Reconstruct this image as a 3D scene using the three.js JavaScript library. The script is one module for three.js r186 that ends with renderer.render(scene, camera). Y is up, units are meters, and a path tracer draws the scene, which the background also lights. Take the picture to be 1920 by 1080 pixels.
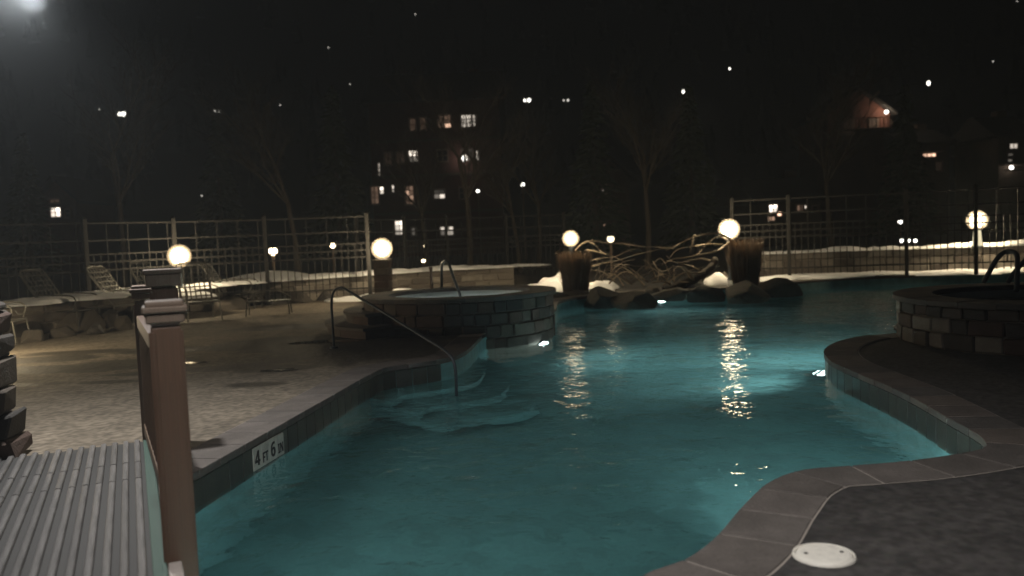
import * as THREE from 'three';
import { ConvexGeometry } from 'three/addons/geometries/ConvexGeometry.js';
import { RoundedBoxGeometry } from 'three/addons/geometries/RoundedBoxGeometry.js';
import { mergeGeometries } from 'three/addons/utils/BufferGeometryUtils.js';
import { TextGeometry } from 'three/addons/geometries/TextGeometry.js';
import { FontLoader } from 'three/addons/loaders/FontLoader.js';

// ---------------------------------------------------------------- camera, sky, moon, exposure
const scene = new THREE.Scene();
const camera = new THREE.PerspectiveCamera(2 * Math.atan(540 / 1600) * 180 / Math.PI, 1920 / 1080, 0.1, 1500);
camera.position.set(0, 1.4, 0);
camera.rotation.order = 'YXZ';
camera.rotation.set(-Math.atan(100 / 1600), 0, -0.041);
scene.add(camera);
camera.focus = 7; camera.userData.fStop = 1.4;
const renderer = new THREE.WebGLRenderer({ antialias: true });
renderer.setSize(1920, 1080);
renderer.toneMapping = THREE.LinearToneMapping;
renderer.toneMappingExposure = 1;
renderer.shadowMap.enabled = true;
const SKYW = 64, SKYH = 32, skyData = new Float32Array(SKYW * SKYH * 4);
for (let j = 0; j < SKYH; j++) for (let i = 0; i < SKYW; i++) {
  const up = Math.max(0, (j + 0.5) / SKYH * 2 - 1), k = (j * SKYW + i) * 4;
  skyData[k] = 0.0016 - 0.0006 * up; skyData[k + 1] = 0.0016 - 0.0006 * up; skyData[k + 2] = 0.0019 - 0.0006 * up; skyData[k + 3] = 1;
}
const sky = new THREE.DataTexture(skyData, SKYW, SKYH, THREE.RGBAFormat, THREE.FloatType);
sky.mapping = THREE.EquirectangularReflectionMapping; sky.magFilter = THREE.LinearFilter; sky.needsUpdate = true;
scene.background = sky; scene.environment = sky;
const moon = new THREE.DirectionalLight(new THREE.Color(0.85, 0.9, 1), 0.012);
moon.position.set(-30, 60, 25); moon.castShadow = true;
moon.shadow.camera.left = -40; moon.shadow.camera.right = 40; moon.shadow.camera.top = 40; moon.shadow.camera.bottom = -40; moon.shadow.camera.far = 200;
scene.add(moon);
scene.fog = new THREE.FogExp2(new THREE.Color(0.82, 0.92, 1), 0.0014);     // thin steam from the warm pool
camera.updateMatrixWorld(true);

// ---------------------------------------------------------------- helpers
let seed = 7;
const rnd = () => { seed = (seed * 1664525 + 1013904223) >>> 0; return seed / 4294967296; };
const rr = (a, b) => a + (b - a) * rnd();
const V = (x, y, z) => new THREE.Vector3(x, y, z);
const C = (r, g, b) => new THREE.Color().setRGB(r, g, b);
const ray = (px, py) => V((px - 960) / 1600, -(py - 540) / 1600, -1).applyQuaternion(camera.quaternion);
const G = (px, py, y = 0) => { const r = ray(px, py); return r.multiplyScalar((y - 1.4) / r.y).add(camera.position); };   // point of the level y seen in that direction
const D = (px, py, d) => { const r = ray(px, py); return r.multiplyScalar(-d / r.z).add(camera.position); };             // point at the distance d
const used = new Map();
function numbered(n) { const k = used.get(n) || 0; used.set(n, k + 1); return k ? n + '_' + String(k).padStart(3, '0') : n; }
function tag(o, label, category, group, kind) {
  if (label) o.userData.label = label; if (category) o.userData.category = category;
  if (group) o.userData.group = group; if (kind) o.userData.kind = kind; return o;
}
function thing(name, label, category, p = V(0, 0, 0), turn = 0, group) {
  const o = new THREE.Group(); o.name = numbered(name); o.position.copy(p); o.rotation.y = turn; scene.add(o);
  return tag(o, label, category, group);
}
function part(name, geo, mat, parent, p, turn) {
  const m = new THREE.Mesh(Array.isArray(geo) ? merge(geo) : geo, mat); m.name = parent === scene ? numbered(name) : name;
  m.castShadow = m.receiveShadow = true; parent.add(m);
  if (p) m.position.copy(p); if (turn) m.rotation.y = turn; return m;
}
function merge(list) {
  list = list.map((g) => { const h = g.index ? g.toNonIndexed() : g; for (const k of Object.keys(h.attributes)) if (!['position', 'normal', 'uv'].includes(k)) h.deleteAttribute(k);
    if (!h.attributes.uv) h.setAttribute('uv', new THREE.BufferAttribute(new Float32Array(h.attributes.position.count * 2), 2)); return h; });
  return mergeGeometries(list);
}
const struct = (name, geo, mat) => tag(part(name, geo, mat, scene), null, null, null, 'structure');
const structGroup = (name) => { const o = new THREE.Group(); o.name = numbered(name); scene.add(o); o.userData.kind = 'structure'; return o; };
const box = (w, h, d, x = 0, y = 0, z = 0) => new THREE.BoxGeometry(w, h, d).translate(x, y, z);
const rbox = (w, h, d, x = 0, y = 0, z = 0, r = 0.01) => new RoundedBoxGeometry(w, h, d, 2, r).translate(x, y, z);
const cyl = (r1, r2, h, x = 0, y = 0, z = 0, n = 16) => new THREE.CylinderGeometry(r1, r2, h, n).translate(x, y, z);
const tube = (pts, r, seg = 24, n = 8, closed = false) => new THREE.TubeGeometry(new THREE.CatmullRomCurve3(pts, closed, 'centripetal'), seg, r, n, closed);
function bar(a, b, r, n = 6) {                              // straight round bar
  const d = b.clone().sub(a), g = new THREE.CylinderGeometry(r, r, d.length(), n);
  g.applyQuaternion(new THREE.Quaternion().setFromUnitVectors(V(0, 1, 0), d.clone().normalize()));
  return g.translate((a.x + b.x) / 2, (a.y + b.y) / 2, (a.z + b.z) / 2);
}
function taper(a, b, r1, r2, n = 6) {
  const d = b.clone().sub(a), g = new THREE.CylinderGeometry(r2, r1, d.length(), n, 1, true);
  g.applyQuaternion(new THREE.Quaternion().setFromUnitVectors(V(0, 1, 0), d.clone().normalize()));
  return g.translate((a.x + b.x) / 2, (a.y + b.y) / 2, (a.z + b.z) / 2);
}
function chamfer(w, h, d, c, j = 0) {                        // hewn block, edges broken, 44 triangles
  const pts = [];
  for (const sx of [-1, 1]) for (const sy of [-1, 1]) for (const sz of [-1, 1]) {
    const jx = rr(-j, j), jy = rr(-j, j), jz = rr(-j, j);
    for (let a = 0; a < 3; a++) pts.push(V(sx * (w / 2 - (a === 0 ? 0 : c)) + jx, sy * (h / 2 - (a === 1 ? 0 : c)) + jy, sz * (d / 2 - (a === 2 ? 0 : c)) + jz));
  }
  const g = new ConvexGeometry(pts), p = g.attributes.position, n = g.attributes.normal, uv = new Float32Array(p.count * 2), ox = rnd(), oy = rnd();
  for (let i = 0; i < p.count; i++) {
    const ax = Math.abs(n.getX(i)), ay = Math.abs(n.getY(i)), az = Math.abs(n.getZ(i));
    uv[2 * i] = (ax > ay && ax > az ? p.getZ(i) : p.getX(i)) + ox; uv[2 * i + 1] = (ay >= ax && ay >= az ? p.getZ(i) : p.getY(i)) + oy;
  }
  g.setAttribute('uv', new THREE.BufferAttribute(uv, 2)); return g;
}
// tiling value noise
const perm = new Float32Array(65536); { let s = 99; for (let i = 0; i < 65536; i++) { s = (s * 1103515245 + 12345) >>> 0; perm[i] = ((s >>> 8) & 0xffff) / 65536; } }
const hash = (x, y, s) => perm[(x * 374 + y * 6683 + s * 2749 + ((x * y * 13) & 1023)) & 65535];
function vnoise(x, y, P, s) {
  const xi = Math.floor(x), yi = Math.floor(y), fx = x - xi, fy = y - yi, u = fx * fx * (3 - 2 * fx), v = fy * fy * (3 - 2 * fy);
  const w = (a) => ((a % P) + P) % P, a = hash(w(xi), w(yi), s), b = hash(w(xi + 1), w(yi), s), c = hash(w(xi), w(yi + 1), s), d = hash(w(xi + 1), w(yi + 1), s);
  return a + (b - a) * u + (c - a) * v + (a - b - c + d) * u * v;
}
function fbm(u, v, P, oct, s = 0) { let t = 0, a = 0.5, n = 0; for (let o = 0; o < oct; o++) { t += a * vnoise(u * P, v * P, P, s + o); n += a; a *= 0.5; P *= 2; } return t / n; }
function tex(N, fn, rep = 1, srgb = false) {                 // fn(u, v) -> [r,g,b] linear 0..1
  const a = new Uint8Array(N * N * 4);
  for (let j = 0; j < N; j++) for (let i = 0; i < N; i++) { const c = fn((i + 0.5) / N, (j + 0.5) / N), k = (j * N + i) * 4; for (let q = 0; q < 3; q++) a[k + q] = Math.max(0, Math.min(255, c[q] * 255)); a[k + 3] = 255; }
  const t = new THREE.DataTexture(a, N, N, THREE.RGBAFormat); t.wrapS = t.wrapT = THREE.RepeatWrapping; t.magFilter = THREE.LinearFilter; t.repeat.set(rep, rep);
  t.colorSpace = srgb ? THREE.SRGBColorSpace : THREE.NoColorSpace; t.needsUpdate = true; return t;
}
const grey = (f) => (u, v) => { const g = f(u, v); return [g, g, g]; };
const std = (o) => new THREE.MeshStandardMaterial(o);

// ---------------------------------------------------------------- materials
const stoneMap = tex(512, grey((u, v) => 0.45 + 0.55 * fbm(u, v, 5, 5, 3) * (0.75 + 0.5 * fbm(u, v, 40, 2, 9))), 1.2);
const stoneBump = tex(512, grey((u, v) => 0.6 * fbm(u, v, 9, 5, 21) + 0.4 * fbm(u, v, 64, 2, 27)), 1.2);
const fineBump = tex(512, grey((u, v) => 0.5 * fbm(u, v, 48, 3, 31) + 0.5 * fbm(u, v, 8, 3, 33)), 0.8);
const grainMap = tex(256, grey((u, v) => 0.55 + 0.45 * (0.6 * vnoise(u * 40 + 2 * vnoise(u * 3, v * 4, 4, 5), v * 2, 40, 1) + 0.4 * vnoise(u * 120, v * 3, 120, 2))), 1);
grainMap.repeat.set(3, 1.2);
const stoneMat = (r, g, b, rough = 0.85) => std({ color: C(r, g, b), roughness: rough, map: stoneMap, bumpMap: stoneBump, bumpScale: 0.008 });
const stones = [stoneMat(0.095, 0.076, 0.062), stoneMat(0.065, 0.056, 0.05), stoneMat(0.12, 0.10, 0.08), stoneMat(0.09, 0.057, 0.045), stoneMat(0.05, 0.047, 0.045)];
const palestones = [stoneMat(0.20, 0.175, 0.15), stoneMat(0.15, 0.13, 0.11), stoneMat(0.24, 0.215, 0.185), stoneMat(0.12, 0.10, 0.085)];
const copingMats = [stoneMat(0.13, 0.115, 0.107), stoneMat(0.12, 0.105, 0.097), stoneMat(0.145, 0.127, 0.118)];
const darkCoping = [stoneMat(0.13, 0.11, 0.10), stoneMat(0.11, 0.10, 0.095), stoneMat(0.15, 0.125, 0.11)];
const boulderMats = [stoneMat(0.085, 0.073, 0.062), stoneMat(0.06, 0.055, 0.05), stoneMat(0.105, 0.09, 0.075)];
const mortar = std({ color: C(0.16, 0.14, 0.12), roughness: 0.95, bumpMap: fineBump, bumpScale: 0.004 });
const paleMortar = std({ color: C(0.30, 0.27, 0.24), roughness: 0.95 });
const wood = std({ color: C(0.105, 0.057, 0.034), roughness: 0.6, map: grainMap, bumpMap: grainMap, bumpScale: 0.0015 });
const woodPale = std({ color: C(0.175, 0.125, 0.092), roughness: 0.65, map: grainMap, bumpMap: grainMap, bumpScale: 0.0015 });
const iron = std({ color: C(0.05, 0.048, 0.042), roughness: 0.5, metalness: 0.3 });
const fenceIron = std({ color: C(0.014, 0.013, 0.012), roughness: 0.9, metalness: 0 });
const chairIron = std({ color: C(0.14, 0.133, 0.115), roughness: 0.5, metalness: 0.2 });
const steel = std({ color: C(0.05, 0.058, 0.07), roughness: 0.5, metalness: 0.9 });
const darkSteel = std({ color: C(0.10, 0.12, 0.14), roughness: 0.4, metalness: 0.6 });
const lidMap = tex(256, grey((u, v) => 0.78 + 0.3 * fbm(u, v, 6, 4, 97) * (0.6 + 0.4 * vnoise(u * 3, v * 3, 3, 99)) - 0.14 * Math.pow(vnoise(u * 9, v * 9, 9, 98), 3)), 3);
const whitePlastic = std({ color: C(0.86, 0.83, 0.76), roughness: 0.5, map: lidMap, bumpMap: fineBump, bumpScale: 0.0008 });
const snowMat = std({ color: C(0.82, 0.83, 0.86), roughness: 0.9, bumpMap: stoneBump, bumpScale: 0.02 });
const bark = std({ color: C(0.05, 0.04, 0.03), roughness: 0.9, bumpMap: stoneBump, bumpScale: 0.01 });
const paleBark = std({ color: C(0.20, 0.16, 0.115), roughness: 0.85 });
const glow = (r, g, b, k) => std({ color: C(0.02, 0.02, 0.02), emissive: C(r, g, b), emissiveIntensity: k, roughness: 0.5 });
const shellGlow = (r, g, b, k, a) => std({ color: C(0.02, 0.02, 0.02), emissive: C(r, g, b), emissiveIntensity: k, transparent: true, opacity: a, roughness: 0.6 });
const innerShell = shellGlow(1, 0.74, 0.40, 2.2, 0.34), outerShell = shellGlow(1, 0.60, 0.26, 0.9, 0.24);  // see-through glowing shells that paint a warm glare halo round each globe
const warmGlow = glow(1, 0.80, 0.48, 14), coolGlow = glow(0.9, 1, 0.98, 9), whiteGlow = glow(1, 0.96, 0.86, 6);

// ---------------------------------------------------------------- pool outline
const WATER = -0.23, FLOOR = -1.45;
const spaA = { x: -0.85, z: -13.7, r: 1.5 }, spaB = { x: 6.0, z: -9.5, r: 1.55 };
const outlinePts = [
  V(-2.6, 0, -1.2), G(363, 885), G(493, 813), G(600, 753), G(690, 703), G(722, 689), G(785, 680), G(850, 668), V(-0.35, 0, -12.5),
  V(0.4, 0, -14.1), V(0.75, 0, -15.6), V(1.0, 0, -17.6), G(1100, 555), G(1200, 546), G(1320, 542), G(1440, 533), G(1560, 523), G(1690, 517), V(12.6, 0, -20.4), V(14.2, 0, -16.5), V(10.5, 0, -12.6),
  V(6.4, 0, -11.8), V(5.0, 0, -11.1), G(1690, 622), G(1620, 630), G(1573, 641), G(1549, 656), G(1560, 676), G(1610, 699), G(1690, 733), G(1780, 782), G(1852, 826),
  G(1850, 842), G(1780, 856), G(1690, 868), G(1590, 876), G(1510, 883), G(1450, 905), G(1400, 950), G(1345, 1013), G(1290, 1052), G(1215, 1080), V(0.05, 0, -2.75), V(-0.7, 0, -2.1), V(-1.3, 0, -1.2),
];
for (const p of outlinePts) p.y = 0;
const outline = new THREE.CatmullRomCurve3(outlinePts, true, 'centripetal').getPoints(outlinePts.length * 6).slice(0, -1);
const shapeOf = (pts, S = THREE.Shape) => new S(pts.map((p) => new THREE.Vector2(p.x, -p.z)));
const flat = (shape, y) => new THREE.ShapeGeometry(shape).rotateX(-Math.PI / 2).translate(0, y, 0);
const outward = outline.map((p, i) => { const a = outline[(i + outline.length - 2) % outline.length], b = outline[(i + 2) % outline.length]; const t = b.clone().sub(a).normalize(); return V(-t.z, 0, t.x); });
{ let area = 0; outline.forEach((p, i) => { const q = outline[(i + 1) % outline.length]; area += p.x * q.z - q.x * p.z; }); if (area > 0) outward.forEach((n) => n.negate()); }

// ---------------------------------------------------------------- ground, deck, hills
const hillH = (x, z) => { const t = Math.max(0, -z - 75); return 0.0012 * t * t * (0.9 + 0.2 * vnoise(x / 60 + 50, z / 60 + 90, 256, 4)) + (t > 0 ? Math.min(1, t / 40) * 6 * (vnoise(x / 30 + 80, z / 30 + 70, 256, 8) - 0.5) : 0); };
{
  const g = new THREE.PlaneGeometry(760, 480, 90, 64).rotateX(-Math.PI / 2).translate(0, 0, -70 - 240), p = g.attributes.position;
  for (let i = 0; i < p.count; i++) p.setY(i, hillH(p.getX(i), p.getZ(i)) - 0.06);
  g.computeVertexNormals();
  struct('hills', g, std({ color: C(0.035, 0.035, 0.03), roughness: 1 }));
  const gs = new THREE.Shape([[-380, -120], [380, -120], [380, 70], [-380, 70]].map((a) => new THREE.Vector2(...a)));
  gs.holes.push(new THREE.Path([[-29, -24], [-29, 29], [29, 29], [29, -24]].map((a) => new THREE.Vector2(...a))));
  struct('ground', flat(gs, -0.06), std({ color: C(0.06, 0.055, 0.045), roughness: 1 }));
}
// deck colour: 24 m square of stained concrete, wet patches where the photograph shows them
const wet = [[100, 672, 0.7, 0.34], [140, 660, 0.9, 0.26], [235, 682, 0.8, 0.5], [70, 690, 0.7, 0.25], [480, 648, 0.9, 0.45], [560, 640, 1.2, 0.8], [520, 690, 0.5, 0.3], [590, 655, 1.0, 0.6], [150, 692, 1.2, 0.3], [700, 655, 1.6, 1.2], [800, 655, 1.3, 0.9], [330, 655, 0.9, 0.35], [420, 690, 0.5, 0.22], [60, 720, 0.5, 0.12], [200, 715, 0.35, 0.12], [260, 700, 0.5, 0.18], [480, 720, 0.3, 0.14], [600, 610, 1.5, 0.6]].map(([x, y, a, b]) => [G(x, y), a, b]);
const deckDark = (x, z) => {                                  // 0 dry, 1 soaked
  let w = 0; const n = fbm(x / 24 + 0.5, z / 24 + 0.5, 48, 4, 41) - 0.5;
  for (const [c, a, b] of wet) { const q = Math.hypot((x - c.x) / a, (z - c.z) / b) + n * 1.1; w = Math.max(w, 1 - THREE.MathUtils.smoothstep(q, 0.75, 1.15)); }
  return w;
};
const deckAt = (u, v) => ({ x: -12 + 24 * u, z: -(-2 + 24 * v) });
const deckMap = tex(1536, (u, v) => {
  const { x, z } = deckAt(u, v), a = fbm(u, v, 12, 5, 51), b = fbm(u, v, 120, 3, 57), k = (0.40 + 0.95 * a) * (0.66 + 0.6 * b) * (0.55 + 0.9 * vnoise(u * 760, v * 760, 760, 59)) * (1 - 0.75 * deckDark(x, z));
  const right = THREE.MathUtils.smoothstep(x, 0.2, 0.6) ;      // the coping side towards the right is laid in a darker aggregate
  const L = [0.185, 0.156, 0.120], R = [0.046, 0.043, 0.042]; return L.map((c, i) => (c + (R[i] - c) * right) * k);
});
const deckRough = tex(512, (u, v) => { const { x, z } = deckAt(u, v), g = 0.9 - 0.22 * deckDark(x, z); return [g, g, g]; });
const deckBump = tex(512, grey((u, v) => 0.5 * fbm(u, v, 40, 3, 61) + 0.5 * fbm(u, v, 10, 3, 63)));
for (const t of [deckMap, deckRough]) { t.repeat.set(1 / 24, 1 / 24); t.offset.set(12 / 24, 2 / 24); }
deckBump.repeat.set(0.7, 0.7);
const DECKY = -0.006;
{
  const s = new THREE.Shape([[-30, -25], [30, -25], [30, 30], [-30, 30]].map((a) => new THREE.Vector2(...a)));
  s.holes.push(shapeOf(outline, THREE.Path));
  struct('pool_deck', flat(s, DECKY), std({ color: C(1, 1, 1), map: deckMap, roughnessMap: deckRough, roughness: 1, bumpMap: deckBump, bumpScale: 0.014 }));
}
// ---------------------------------------------------------------- pool shell, tiles, steps, coping, water
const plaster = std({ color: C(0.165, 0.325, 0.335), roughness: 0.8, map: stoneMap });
{
  const shell = structGroup('pool_shell');
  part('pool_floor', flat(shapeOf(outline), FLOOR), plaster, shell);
  const pos = [], uv = [], N = outline.length; let L = 0;
  for (let i = 0; i < N; i++) {
    const a = outline[i], b = outline[(i + 1) % N], l = a.distanceTo(b);
    pos.push(a.x, -0.055, a.z, a.x, FLOOR, a.z, b.x, FLOOR, b.z, a.x, -0.055, a.z, b.x, FLOOR, b.z, b.x, -0.055, b.z);
    uv.push(L, 0, L, -1.4, L + l, -1.4, L, 0, L + l, -1.4, L + l, 0); L += l;
  }
  const g = new THREE.BufferGeometry(); g.setAttribute('position', new THREE.Float32BufferAttribute(pos, 3)); g.setAttribute('uv', new THREE.Float32BufferAttribute(uv, 2)); g.computeVertexNormals();
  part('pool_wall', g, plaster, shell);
  // waterline tiles where the walls face the lens
  const tileMats = [std({ color: C(0.07, 0.065, 0.055), roughness: 0.35, map: stoneMap }), std({ color: C(0.065, 0.06, 0.05), roughness: 0.3, map: stoneMap }), std({ color: C(0.055, 0.055, 0.05), roughness: 0.4, map: stoneMap })];
  const tileGeo = [0, 1, 2].map(() => chamfer(0.19, 0.27, 0.02, 0.004));
  const arc = new THREE.CatmullRomCurve3(outline, true).getSpacedPoints(Math.round(L / 0.2));
  let k = 0;
  for (let i = 0; i < arc.length - 1; i++) {
    const a = arc[i], b = arc[i + 1], m = a.clone().add(b).multiplyScalar(0.5), inL = m.x < -0.9 && m.z < -3 && m.z > -11, inR = m.x > 2.9 && m.z < -5 && m.z > -10.2;
    if (!inL && !inR) continue;
    const t = part('tile', tileGeo[k % 3], tileMats[(k * 7 + (k >> 2)) % 3], shell, V(m.x, -0.19, m.z), -Math.atan2(b.z - a.z, b.x - a.x)); k++;
  }
  // rounded entry steps under the water by the handrail
  const e = [G(692, 702), G(722, 689), G(785, 680), G(850, 668), V(-0.75, 0, -12.2)].map((p) => p.setY(0));
  const c0 = new THREE.CatmullRomCurve3(e, false, 'centripetal').getPoints(24);
  [[0.35, -0.36], [0.75, -0.66], [1.15, -0.96]].forEach(([o, y]) => {
    const near = c0.map((p, i) => { const f = Math.sin(Math.PI * (0.12 + 0.88 * i / 24) * 0.5); return V(p.x + o * 0.75, 0, p.z + o * (0.55 + 0.6 * f)); });
    const s = shapeOf([...c0, ...near.reverse()]);
    part('pool_step', new THREE.ExtrudeGeometry(s, { depth: 0.27, bevelEnabled: false }).rotateX(-Math.PI / 2).translate(0, y - 0.27, 0), plaster, shell);
  });
}
const waveN = 1024, waveH = new Float32Array(waveN * waveN);
for (let j = 0; j < waveN; j++) for (let i = 0; i < waveN; i++) {
  const u = i / waveN, v = j / waveN, wu = u + 0.03 * vnoise(u * 5, v * 5, 5, 71), wv = v + 0.03 * vnoise(u * 6, v * 6, 6, 73);
  waveH[j * waveN + i] = 0.030 * fbm(wu, wv, 4, 1, 75) + 0.020 * fbm(wu, wv, 11, 2, 77) + 0.010 * fbm(wu, wv, 26, 2, 79) + 0.0035 * fbm(wu, wv, 70, 2, 83);   // metres over a 3.2 m tile
}
const waveMap = tex(waveN, (u, v) => {
  const i = Math.floor(u * waveN), j = Math.floor(v * waveN), at = (a, b) => waveH[((b + waveN) % waveN) * waveN + ((a + waveN) % waveN)], s = waveN / 3.2 / 2;
  const dx = (at(i + 1, j) - at(i - 1, j)) * s, dy = (at(i, j + 1) - at(i, j - 1)) * s, n = V(-dx, -dy, 1).normalize(); return [n.x * 0.5 + 0.5, n.y * 0.5 + 0.5, n.z * 0.5 + 0.5];
}, 1 / 3.2);
const waterMat = new THREE.MeshPhysicalMaterial({ color: C(0.56, 0.82, 0.83), roughness: 0.03, transmission: 1, thickness: 1, ior: 1.33, normalMap: waveMap, normalScale: new THREE.Vector2(0.78, 0.78) });
const tubWater = waterMat.clone(); tubWater.color = C(0.93, 0.98, 0.97);
struct('pool_water', flat(shapeOf(outline), WATER), waterMat);
{
  const cop = structGroup('coping');
  const N = outline.length; const curve = new THREE.CatmullRomCurve3(outline, true);
  const strip = (w0, w1, y) => { const pos = []; for (let i = 0; i < N; i++) { const j = (i + 1) % N, q = (k, w) => outline[k].clone().addScaledVector(outward[k], w).setY(y); const a = q(i, w0), b = q(i, w1), c = q(j, w1), d = q(j, w0); for (const p of [a, b, c, a, c, d]) pos.push(p.x, p.y, p.z); } const g = new THREE.BufferGeometry(); g.setAttribute('position', new THREE.Float32BufferAttribute(pos, 3)); g.computeVertexNormals(); return g; };
  part('mortar_bed', strip(-0.005, 0.335, -0.0025), paleMortar, cop);
  const LEN = curve.getLength(), M = Math.round(LEN / 0.37), K = 4, st = curve.getSpacedPoints(M * K).slice(0, -1), T = st.length;
  const nearestOut = (p) => { let best = 0, bd = 1e9; outline.forEach((q, i) => { const d = q.distanceToSquared(p); if (d < bd) { bd = d; best = i; } }); return outward[best]; };
  const nrm = st.map((p, i) => { const t = st[(i + 2) % T].clone().sub(st[(i + T - 2) % T]).normalize(), n = V(-t.z, 0, t.x); return n.dot(nearestOut(p)) < 0 ? n.negate() : n; });
  for (let i = 0; i < M; i++) {
    const mid = st[i * K + K / 2];
    if (Math.hypot(mid.x - spaA.x, mid.z - spaA.z) < spaA.r + 0.22 || Math.hypot(mid.x - spaB.x, mid.z - spaB.z) < spaB.r + 0.25) continue;
    const inn = [], out = [];
    for (let k = 0; k <= K; k++) { const j = (i * K + k) % T, p = st[j].clone(); if (k === 0 || k === K) p.addScaledVector(st[(j + 1) % T].clone().sub(st[(j + T - 1) % T]).normalize(), k ? -0.007 : 0.007); inn.push(p.clone().addScaledVector(nrm[j], -0.02)); out.push(p.clone().addScaledVector(nrm[j], 0.325)); }
    const c = mid.clone().addScaledVector(nrm[i * K + K / 2], 0.15), sh = new THREE.Shape([...inn, ...out.reverse()].map((p) => new THREE.Vector2(p.x - c.x, -(p.z - c.z))));
    const lift = rr(-0.001, 0.001), g = new THREE.ExtrudeGeometry(sh, { depth: 0.045, bevelEnabled: true, bevelSize: 0.004, bevelOffset: -0.004, bevelThickness: 0.004, bevelSegments: 1 }).rotateX(-Math.PI / 2).translate(0, -0.0455 + lift, 0);
    const ox = rnd() * 5, P = g.attributes.position, u = g.attributes.uv; for (let k = 0; k < P.count; k++) u.setXY(k, P.getX(k) + ox, P.getZ(k) + P.getY(k) + ox);
    const dark = (c.x > 2.4 && c.z < -5.3) || c.z < -9.8;
    part('coping_stone', g, (dark ? darkCoping : copingMats)[i % 3], cop, c);
  }
}

// ---------------------------------------------------------------- lamps
function lampLight(p, color, cd, r = 0.06) { const l = new THREE.PointLight(color, cd, 0, 2); l.position.copy(p); l.castShadow = true; l.shadow.radius = r / 0.02; scene.add(l); return l; }
const WARM = C(1, 0.80, 0.50);
// a globe lantern on a short stone or metal pier; the light sits inside the globe
function pierLamp(px, py, d, foot, label, stonePier, cd, R = 0.225, m = warmGlow) {
  const p = D(px, py, d), h = p.y - foot, t = thing('pier_lamp', label, 'lamp', V(p.x, foot, p.z), rr(-0.3, 0.3), 'globe lamps on piers round the pool');
  if (stonePier === true) {
    const y1 = h - R * 1.09 - 0.05, n = Math.max(3, Math.round(y1 / 0.16));
    part('mortar_core', box(0.30, y1, 0.30, 0, y1 / 2, 0), mortar, t);
    for (let k = 0; k < n; k++) for (const s of [-1, 1]) for (const w of [0, 1]) {
      const g = chamfer(w ? 0.345 : 0.17, y1 / n - 0.008, w ? 0.05 : 0.05, 0.01, 0.004), m = part('pier_stone', g, stones[Math.floor(rnd() * 5)], t);
      const y = (k + 0.5) * y1 / n; if (w) { m.position.set(0, y, s * 0.15); } else { m.position.set(s * 0.15, y, 0); m.rotation.y = Math.PI / 2; }
    }
    part('capstone', chamfer(0.36, 0.05, 0.36, 0.012, 0.002), stones[2], t, V(0, y1 + 0.025, 0));
  } else if (stonePier === 'slim') {
    part('post', cyl(0.035, 0.045, h - 0.2, 0, (h - 0.2) / 2, 0, 16), darkSteel, t);
    part('base_plate', cyl(0.10, 0.11, 0.03, 0, 0.015, 0, 24), darkSteel, t);
  } else {
    part('self_lit_post', [cyl(0.075, 0.12, h - 0.17, 0, (h - 0.17) / 2, 0, 20)], glow(1, 0.86, 0.55, 0.9), t);  // plain post; the lamplight falling on it is put in as emission
    part('base_plate', cyl(0.13, 0.14, 0.03, 0, 0.015, 0, 24), darkSteel, t);
  }
  part('collar', cyl(0.05, 0.06, 0.06, 0, h - R * 1.09 - 0.02, 0, 20), darkSteel, t);
  part('globe', new THREE.SphereGeometry(R * 0.76, 28, 20).translate(0, h, 0), m, t);
  part('inner_halo_shell', new THREE.SphereGeometry(R * 0.92, 28, 20).translate(0, h, 0), innerShell, t);
  part('outer_halo_shell', new THREE.SphereGeometry(R * 1.09, 28, 20).translate(0, h, 0), outerShell, t);  // both shells are painted halo, not lamp glass
  part('finial', cyl(0.012, 0.045, 0.06, 0, h + R * 1.09 + 0.02, 0, 12), darkSteel, t);
  lampLight(p, WARM, cd, R * 0.6); return t;
}
pierLamp(336, 480, 18.1, 0, 'globe lamp behind the wooden posts beside the lattice-back chair', 'slim', 15);
pierLamp(716, 466, 19.6, 0, 'globe lamp on a stone pier behind the left edge of the raised hot tub', true, 15);
pierLamp(1070, 447, 20.0, 0.1, 'globe lamp above the left clump of dry ornamental grass', 'slim', 9, 0.18, glow(1, 0.86, 0.58, 3.2));
pierLamp(1367, 430, 20.5, 0.1, 'globe lamp above the right clump of dry grass, at the end of the arching branches', 'slim', 22, 0.235, glow(1, 0.82, 0.52, 32));
pierLamp(1832, 413, 21.2, 0.62, 'globe lamp on a white post on the snowy wall at far right', false, 22);
pierLamp(-60, 560, 11.6, 0, 'globe lamp just past the left edge, behind the rough stone pillar', 'slim', 17);

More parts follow.
